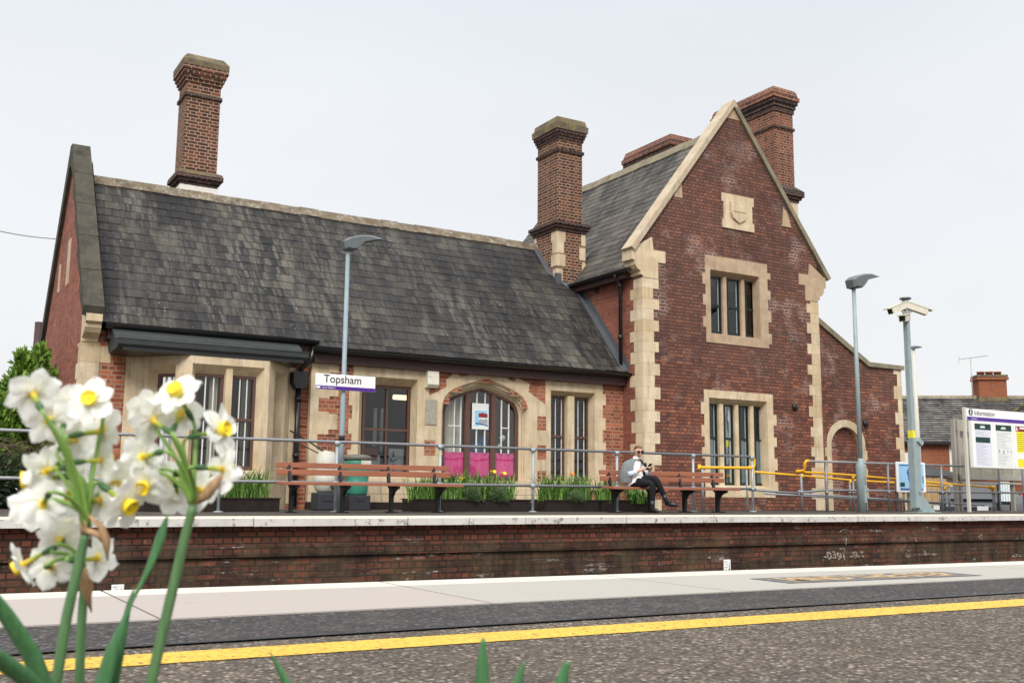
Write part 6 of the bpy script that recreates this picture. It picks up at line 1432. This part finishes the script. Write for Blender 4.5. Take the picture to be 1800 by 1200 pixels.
for hip, knee, ank, toe in LG:
    m = MB(); a = W_(*ank); k_ = W_(*knee); t_ = W_(*toe); d = (k_-a).normalized(); f_ = (t_-a).normalized(); heel = a - f_*.05 - d*.055
    m.tube([a+d*.13, a+d*.06, a, a-d*.035], [.046, .044, .044, .04], n=12); m.tube([a-f_*.035-d*.045, a+(t_-a)*.4-d*.02, a+(t_-a)*.8, t_+f_*.025], [.038, .04, .038, .016], n=12)
    m.tube([a-f_*.045-d*.05, a-f_*.045-d*.085], [.026, .024], n=8); m.build('boot', M['boot'], per, local=True)
m = MB(); m.tube([W_(.10, .09, .93), W_(.03, .145, .85), W_(-.05, .16, .72), W_(-.13, .13, .6)], .004, n=5); m.build('bag_strap', M['ink'], per, local=True)
m = MB(); c = PO+ph; Mx = Matrix(((ex.x, ey.x*.6, -ey.x*.8, c.x), (ex.y, ey.y*.6, -ey.y*.8, c.y), (0, .8, .6, c.z+.01), (0,0,0,1)))
m.obox(Mx, .07, .14, .008); tag(m.build('phone', M['ink']), 'dark phone held in both hands of the seated person', 'phone')
# ------------------------------------------------------------------ narcissus in the foreground trough
t = NT('white tepal'); P = t.loc(); tn = t.n('ShaderNodeAttribute', attribute_name='tint').outputs['Fac']
t2_ = t.n('ShaderNodeBsdfTranslucent'); t2_.inputs[0].default_value = (.95,.94,.88,1)
c = t.mix(tn, (.93,.945,.92), (.88,.89,.74)); t.fin(c, .6, .2); ms = t.n('ShaderNodeMixShader'); ms.inputs[0].default_value = .38; t.l(t.p.outputs[0], ms.inputs[1]); t.l(t2_.outputs[0], ms.inputs[2]); t.l(ms.outputs[0], t.out.inputs[0]); M['tepal'] = t.mat
t = NT('yellow corona'); tn = t.n('ShaderNodeAttribute', attribute_name='tint').outputs['Fac']; M['corona'] = t.fin(t.mix(tn, (.86,.6,.025), (.95,.76,.05)), .5, .3)
t = NT('flower tube'); tn = t.n('ShaderNodeAttribute', attribute_name='tint').outputs['Fac']; M['tube'] = t.fin(t.mix(tn, (.78,.52,.06), (.28,.36,.04)), .5, .3)
t = NT('ovary green'); M['ovary'] = t.fin((.05,.12,.04), .5, .3)
t = NT('stalk green'); P = t.loc(); a = t.noise(t.map(P, (300, 300, 12)), 1, 3); M['stalk'] = t.fin(t.ramp(a, [(.3, (.085,.185,.08)), (.7, (.135,.26,.105))]), .45, .35)
t = NT('pedicel green'); M['pedicel'] = t.fin((.21,.36,.08), .5, .3)
t = NT('blue green leaf'); P = t.loc(); a = t.noise(t.map(P, (400, 400, 8)), 1, 3); M['blade'] = t.fin(t.ramp(a, [(.3, (.05,.15,.06)), (.7, (.09,.23,.09))]), .42, .4)
t = NT('withered spathe'); P = t.loc(); a = t.noise(t.map(P, (200, 200, 60)), 1, 4); M['spathe'] = t.fin(t.ramp(a, [(.3, (.24,.13,.06)), (.7, (.5,.34,.2))]), .8, .15)
# one floret, facing +Z, about 38 mm across; its throat sits at the origin
def floret(seed):
    r = random.Random(seed); m = MB()
    for k in range(6):
        a = k*math.pi/3 + r.uniform(-.1, .1); L = .0178*r.uniform(.93, 1.07); w = (.0162 if k % 2 else .0138)*r.uniform(.92, 1.08); zl = 0 if k % 2 else .0007; rf = r.uniform(-.003, .0045); tw = r.uniform(-.25, .25); nu, nv = 7, 5; G_ = []
        for i in range(nu):
            u = i/(nu-1); hw = w/2*(.42+.58*math.sin(math.pi*min(.5, .08+u*.62)))*(1 if u < .55 else max(.06, 1-((u-.55)/.45)**2.3)); row = []
            for j in range(nv):
                v = -1+2*j/(nv-1); x = .0028+u*L; yy = v*hw; z = zl - rf*u*u + .0016*v*v*(1-u*.4) - .0012*(abs(v) < .3)*(1-u) + tw*yy*u + .0015*math.sin(5*u+3*v+k+seed) + .0006*math.sin(11*v+7*u+seed*2)*u
                row.append(Vector((x*math.cos(a)-yy*math.sin(a), x*math.sin(a)+yy*math.cos(a), z)))
            G_.append(row)
        for i in range(nu-1):
            for j in range(nv-1): m.face([G_[i][j], G_[i+1][j], G_[i+1][j+1], G_[i][j+1]], 0, None, max(0, .75-i*.35), True)
    c = MB(); n = 18; prof = [(.0022, -.001), (.0050, .0012), (.0058, .004), (.0061, .0066), (.0063, .0078), (.0056, .0076), (.0050, .0062), (.0028, .0056), (.0004, .0054)]
    rings = [[Vector((rr*(1+(.06*math.sin(6*6.2832*k/n) if i in (3, 4, 5) else 0))*math.cos(6.2832*k/n), rr*math.sin(6.2832*k/n)*(1+(.06*math.sin(6*6.2832*k/n) if i in (3, 4, 5) else 0)), z)) for k in range(n)] for i, (rr, z) in enumerate(prof)]
    for i in range(len(rings)-1):
        for k in range(n): c.face([rings[i][k], rings[i][(k+1) % n], rings[i+1][(k+1) % n], rings[i+1][k]], 0, None, .3 if i > 5 else .7, True)
    c.lathe([(0, .0074), (.0012, .0068), (.0016, .005)], n=8, m=0)
    tb = MB(); k = 5
    for i in range(k): tb.lathe([(.0026-.0009*i/k, -.017*i/k), (.0026-.0009*(i+1)/k, -.017*(i+1)/k)], n=10, t=min(1, i/3))
    ov = MB(); ov.lathe([(.0015, -.0165), (.0023, -.019), (.0027, -.023), (.0022, -.027), (.0013, -.0295)], n=10)
    return m, c, tb, ov
FL_ = [floret(s) for s in (1, 2, 3, 4)]
proto = {}
def add_flower(plant, px, py, D, face, node, seed, size=1.0):
    r = random.Random(seed); k = seed % 4
    if k not in proto:
        mm, cc, tt, oo = FL_[k]; res = []
        for nm, b, mt in (('flower', mm, 'tepal'), ('corona', cc, 'corona'), ('flower_tube', tt, 'tube'), ('ovary', oo, 'ovary')):
            o = b.build(nm, M[mt], None); res.append(o.data); bpy.data.objects.remove(o)
        proto[k] = res
    c = deep(px, py, D); z = (CR*face[0] + CU*face[1] - CF*face[2]).normalized(); x = z.orthogonal().normalized(); y = z.cross(x); an = r.uniform(0, 6.28)
    x, y = x*math.cos(an)+y*math.sin(an), y*math.cos(an)-x*math.sin(an)
    Mx = Matrix(((x.x, y.x, z.x, c.x), (x.y, y.y, z.y, c.y), (x.z, y.z, z.z, c.z), (0,0,0,1))) @ Matrix.Scale(size*.70, 4)
    f = bpy.data.objects.new('flower', proto[k][0]); COL.objects.link(f); f.parent = plant; f.matrix_local = Matrix.Translation(-plant.location) @ Mx
    for nm, me in zip(('corona', 'flower_tube', 'ovary'), proto[k][1:]): o = bpy.data.objects.new(nm, me); COL.objects.link(o); o.parent = f
    # stalk from the ovary back down to the node
    e_ = Mx @ Vector((0, 0, -.029)); d = (Mx @ Vector((0, 0, -.045)))-e_; n_ = Vector(node); pts = []
    h = (e_-n_).length
    c1 = e_+d.normalized()*min(.009, h*.22); c2 = n_+(CU*1.0+((e_-n_).normalized())*.5).normalized()*h*.55
    for i in range(11):
        s = i/10; pts.append(e_*(1-s)**3 + c1*3*s*(1-s)**2 + c2*3*s*s*(1-s) + n_*s**3)
    m = MB(); m.tube(pts, [.0009+.0006*i/10 for i in range(11)], n=8); m.build('flower_stalk', M['pedicel'], plant)
def stem(plant, pts, r0, r1):
    q = [deep(*p) for p in pts]; fine = []
    for a, b in zip(q, q[1:]): fine += [a.lerp(b, i/4) for i in range(4)]
    fine.append(q[-1]); b = fine[0]; fine.insert(0, Vector((b.x*.98, b.y*.98, .075)))
    n = len(fine); m = MB(); m.tube(fine, [r0+(r1-r0)*i/(n-1) for i in range(n)], n=12); m.build('stem', M['stalk'], plant)
D0 = .60
def plant(px, label, D):
    p = deep(px, 1230, D); return thing('narcissus', (p.x, p.y, .075), label, 'flower', group='narcissi in the foreground')
A_ = plant(98, 'tallest white narcissus cluster at the far left, thick stem with many yellow cupped florets', D0)
stem(A_, [(92, 1240, D0), (118, 1080, D0), (140, 985, D0), (151, 935, D0)], .0033, .0026); nA = deep(152, 925, D0)
for i, (px, py, dD, fc) in enumerate([(58, 692, -.01, (-.55,.35,-.75)), (160, 704, -.012, (.05,.42,.9)), (88, 738, .0, (-.45,.05,-.88)), (180, 757, .012, (.5,.05,-.85)), (180, 808, .01, (.55,-.02,-.82)), (58, 842, .005, (-.93,-.05,.3)), (76, 884, -.008, (-.5,-.38,-.75)), (82, 826, .004, (-.85,-.15,-.5)), (118, 808, .022, (-.1,.05,-1)), (130, 770, .02, (.05,.25,-.95)), (206, 852, .02, (.25,-.1,.8)), (220, 884, -.01, (.75,-.42,.35)), (178, 879, .014, (.45,-.15,-.85)), (130, 868, .024, (.1,-.25,.9)), (55, 892, .016, (-.4,-.35,-.82)), (120, 715, .02, (-.2,.5,-.8))]):
    add_flower(A_, px, py, D0+dD, fc, nA + Vector((rnd.uniform(-.002,.002), rnd.uniform(-.002,.002), 0)), 10+i, rnd.uniform(.95, 1.15))
m = MB(); m.tube([deep(151, 938, D0), deep(150, 922, D0), deep(152, 905, D0)], [.0030, .0034, .0029], n=10)
q = [deep(155, 905, D0-.004), deep(178, 925, D0-.006), deep(187, 950, D0-.006), deep(189, 985, D0-.006)]; m.tube(q, [.0008, .0022, .0028, .0004], n=6); m.tube([deep(153, 932, D0-.004), deep(172, 938, D0-.006), deep(184, 952, D0-.006)], [.0018, .0022, .0015], n=6); m.build('withered_spathe', M['spathe'], A_)
D1 = .63
B_ = plant(140, 'lowest white narcissus cluster, half hidden behind the left stem, with a hanging brown spathe', D1)
stem(B_, [(138, 1240, D1), (143, 1100, D1), (150, 1000, D1)], .0031, .0025); nB = deep(150, 998, D1)
for i, (px, py, dD, fc) in enumerate([(107, 948, .01, (-.15,.15,-.95)), (172, 981, -.01, (.45,-.12,-.85)), (90, 995, -.008, (-.25,-.2,-.9)), (40, 992, -.012, (-.72,-.42,.25)), (120, 925, .02, (-.1,.5,-.8))]):
    add_flower(B_, px, py, D1+dD, fc, nB + Vector((rnd.uniform(-.002,.002), 0, 0)), 31+i, 1.02)
m = MB(); m.tube([deep(150, 998, D1-.005), deep(153, 1030, D1-.006), deep(155, 1050, D1-.006), deep(161, 1076, D1-.006)], [.0035, .0038, .0022, .0003], n=7); m.build('withered_spathe', M['spathe'], B_)
D2 = .61
C_ = plant(265, 'right hand white narcissus cluster leaning right on a long smooth stem', D2)
stem(C_, [(256, 1240, D2), (300, 1050, D2), (326, 940, D2), (340, 888, D2)], .0033, .0026); nC = deep(340, 884, D2)
for i, (px, py, dD, fc) in enumerate([(312, 692, -.004, (-.2,.72,.62)), (318, 728, .012, (-.05,.4,-.9)), (268, 738, .0, (-.7,.3,-.62)), (386, 756, -.004, (.92,.22,.28)), (252, 803, .0, (-.75,-.22,-.62)), (393, 824, -.006, (.6,-.15,-.78)), (303, 842, .016, (-.4,-.35,-.82)), (256, 852, -.012, (-.15,-.32,.92)), (352, 862, .014, (.3,-.42,-.72)), (238, 838, .012, (-.5,-.3,-.75)), (312, 868, .02, (-.2,-.45,-.8)), (262, 715, .018, (-.4,.5,-.7))]):
    add_flower(C_, px, py, D2+dD, fc, nC + Vector((rnd.uniform(-.002,.002), 0, 0)), 50+i, rnd.uniform(.96, 1.08))
m = MB(); m.tube([deep(346, 884, D2-.01), deep(362, 870, D2-.012), deep(376, 852, D2-.012), deep(390, 836, D2-.012)], [.001, .0034, .0032, .001], n=7); m.build('withered_spathe', M['spathe'], C_)
def leaf(pts, D, label):
    """strap leaf along (px, py, half width in px, twist)"""
    q = [(deep(px, py, D+dd), w*D/F_PX, tw) for px, py, w, tw, dd in pts]; fine = []
    for (a, wa, ta), (b, wb, tb) in zip(q, q[1:]): fine += [(a.lerp(b, i/5), wa+(wb-wa)*i/5, ta+(tb-ta)*i/5) for i in range(5)]
    fine.append(q[-1]); b0, w0, t0 = fine[0]; fine.insert(0, (Vector((b0.x, b0.y, .08)), w0*.8, t0))
    for i in range(2, len(fine)-1): fine[i] = ((fine[i-1][0]+fine[i][0]*2+fine[i+1][0])/4, (fine[i-1][1]+fine[i][1]*2+fine[i+1][1])/4, fine[i][2])
    t = thing('narcissus_leaf', (b0.x, b0.y, .08), label, 'leaf', group='narcissus leaves in the foreground'); m = MB(); rows = []
    for i, (p, w, tw) in enumerate(fine):
        d = (fine[min(i+1, len(fine)-1)][0]-fine[max(i-1, 0)][0]).normalized(); s = d.cross(CF).normalized(); n_ = s.cross(d)
        s2 = s*math.cos(tw)+n_*math.sin(tw); nn = s2.cross(d)
        rows.append([p-s2*w+nn*w*.35, p-s2*w*.5+nn*w*.05, p, p+s2*w*.5+nn*w*.05, p+s2*w+nn*w*.35])
    for a, b in zip(rows, rows[1:]):
        for j in range(4): m.face([a[j], a[j+1], b[j+1], b[j]], sm=True)
    o = m.build('blade', M['blade'], t); md = o.modifiers.new('thickness', 'SOLIDIFY'); md.thickness = .0009; return t
leaf([(88, 1240, 17, .2, 0), (52, 1150, 19, .2, -.01), (5, 1075, 14, .1, -.02), (-50, 1000, 6, 0, -.03)], .57, 'broad blue green leaf running up to the left edge beside the left stem')
leaf([(110, 1260, 18, .3, 0), (30, 1190, 24, .3, -.02), (-60, 1130, 22, .3, -.04), (-140, 1095, 6, .3, -.05)], .53, 'lowest leaf lying across the bottom left corner')
leaf([(160, 1250, 22, .5, 0), (192, 1140, 17, .6, .0), (232, 1050, 6, 1.2, .0), (258, 1000, 8, .6, .0), (280, 945, 11, .3, 0), (294, 906, 2.5, .2, 0)], .60, 'tall narrow leaf with a twisted waist between the left and right stems')
leaf([(185, 1250, 13, .2, 0), (205, 1150, 12, .2, 0), (226, 1060, 5, .3, 0), (236, 1032, 1, .3, 0)], .615, 'short leaf folded behind the tall twisted leaf')
leaf([(846, 1240, 12, .1, 0), (848, 1170, 10, .1, 0), (850, 1120, 1.5, .1, 0)], .60, 'leaf tip rising alone at the bottom centre, tallest of the three there')
leaf([(896, 1240, 11, .2, 0), (912, 1190, 8, .2, 0), (922, 1162, 1.5, .2, 0)], .60, 'thin slanting leaf tip, middle one of the three at the bottom centre')
leaf([(975, 1240, 14, .2, 0), (990, 1185, 9, .2, 0), (998, 1163, 5, .2, 0)], .62, 'dark blunt leaf tip, rightmost of the three at the bottom centre')
leaf([(520, 1240, 11, .2, 0), (492, 1180, 7, .2, 0), (475, 1146, 1, .2, 0)], .60, 'thin leaf tip leaning left below the yellow line, between the clusters and the centre')
# the trough they grow in, below the picture
t = thing('flower_trough', (.15, .6, 0), 'timber flower trough holding the white narcissi on the near platform', 'planter', -YAW*0)
m = MB()
for x0, x1, y0, y1 in ((-.5, 1.0, .36, .39), (-.5, 1.0, .66, .69), (-.5, -.47, .391, .659), (.97, 1.0, .391, .659)): m.box(x0, x1, y0, y1, .0, .09)
m.build('box', M['planter'], t); m = MB(); m.box(-.469, .969, .391, .659, .02, .075); m.build('soil', M['bark'], t)
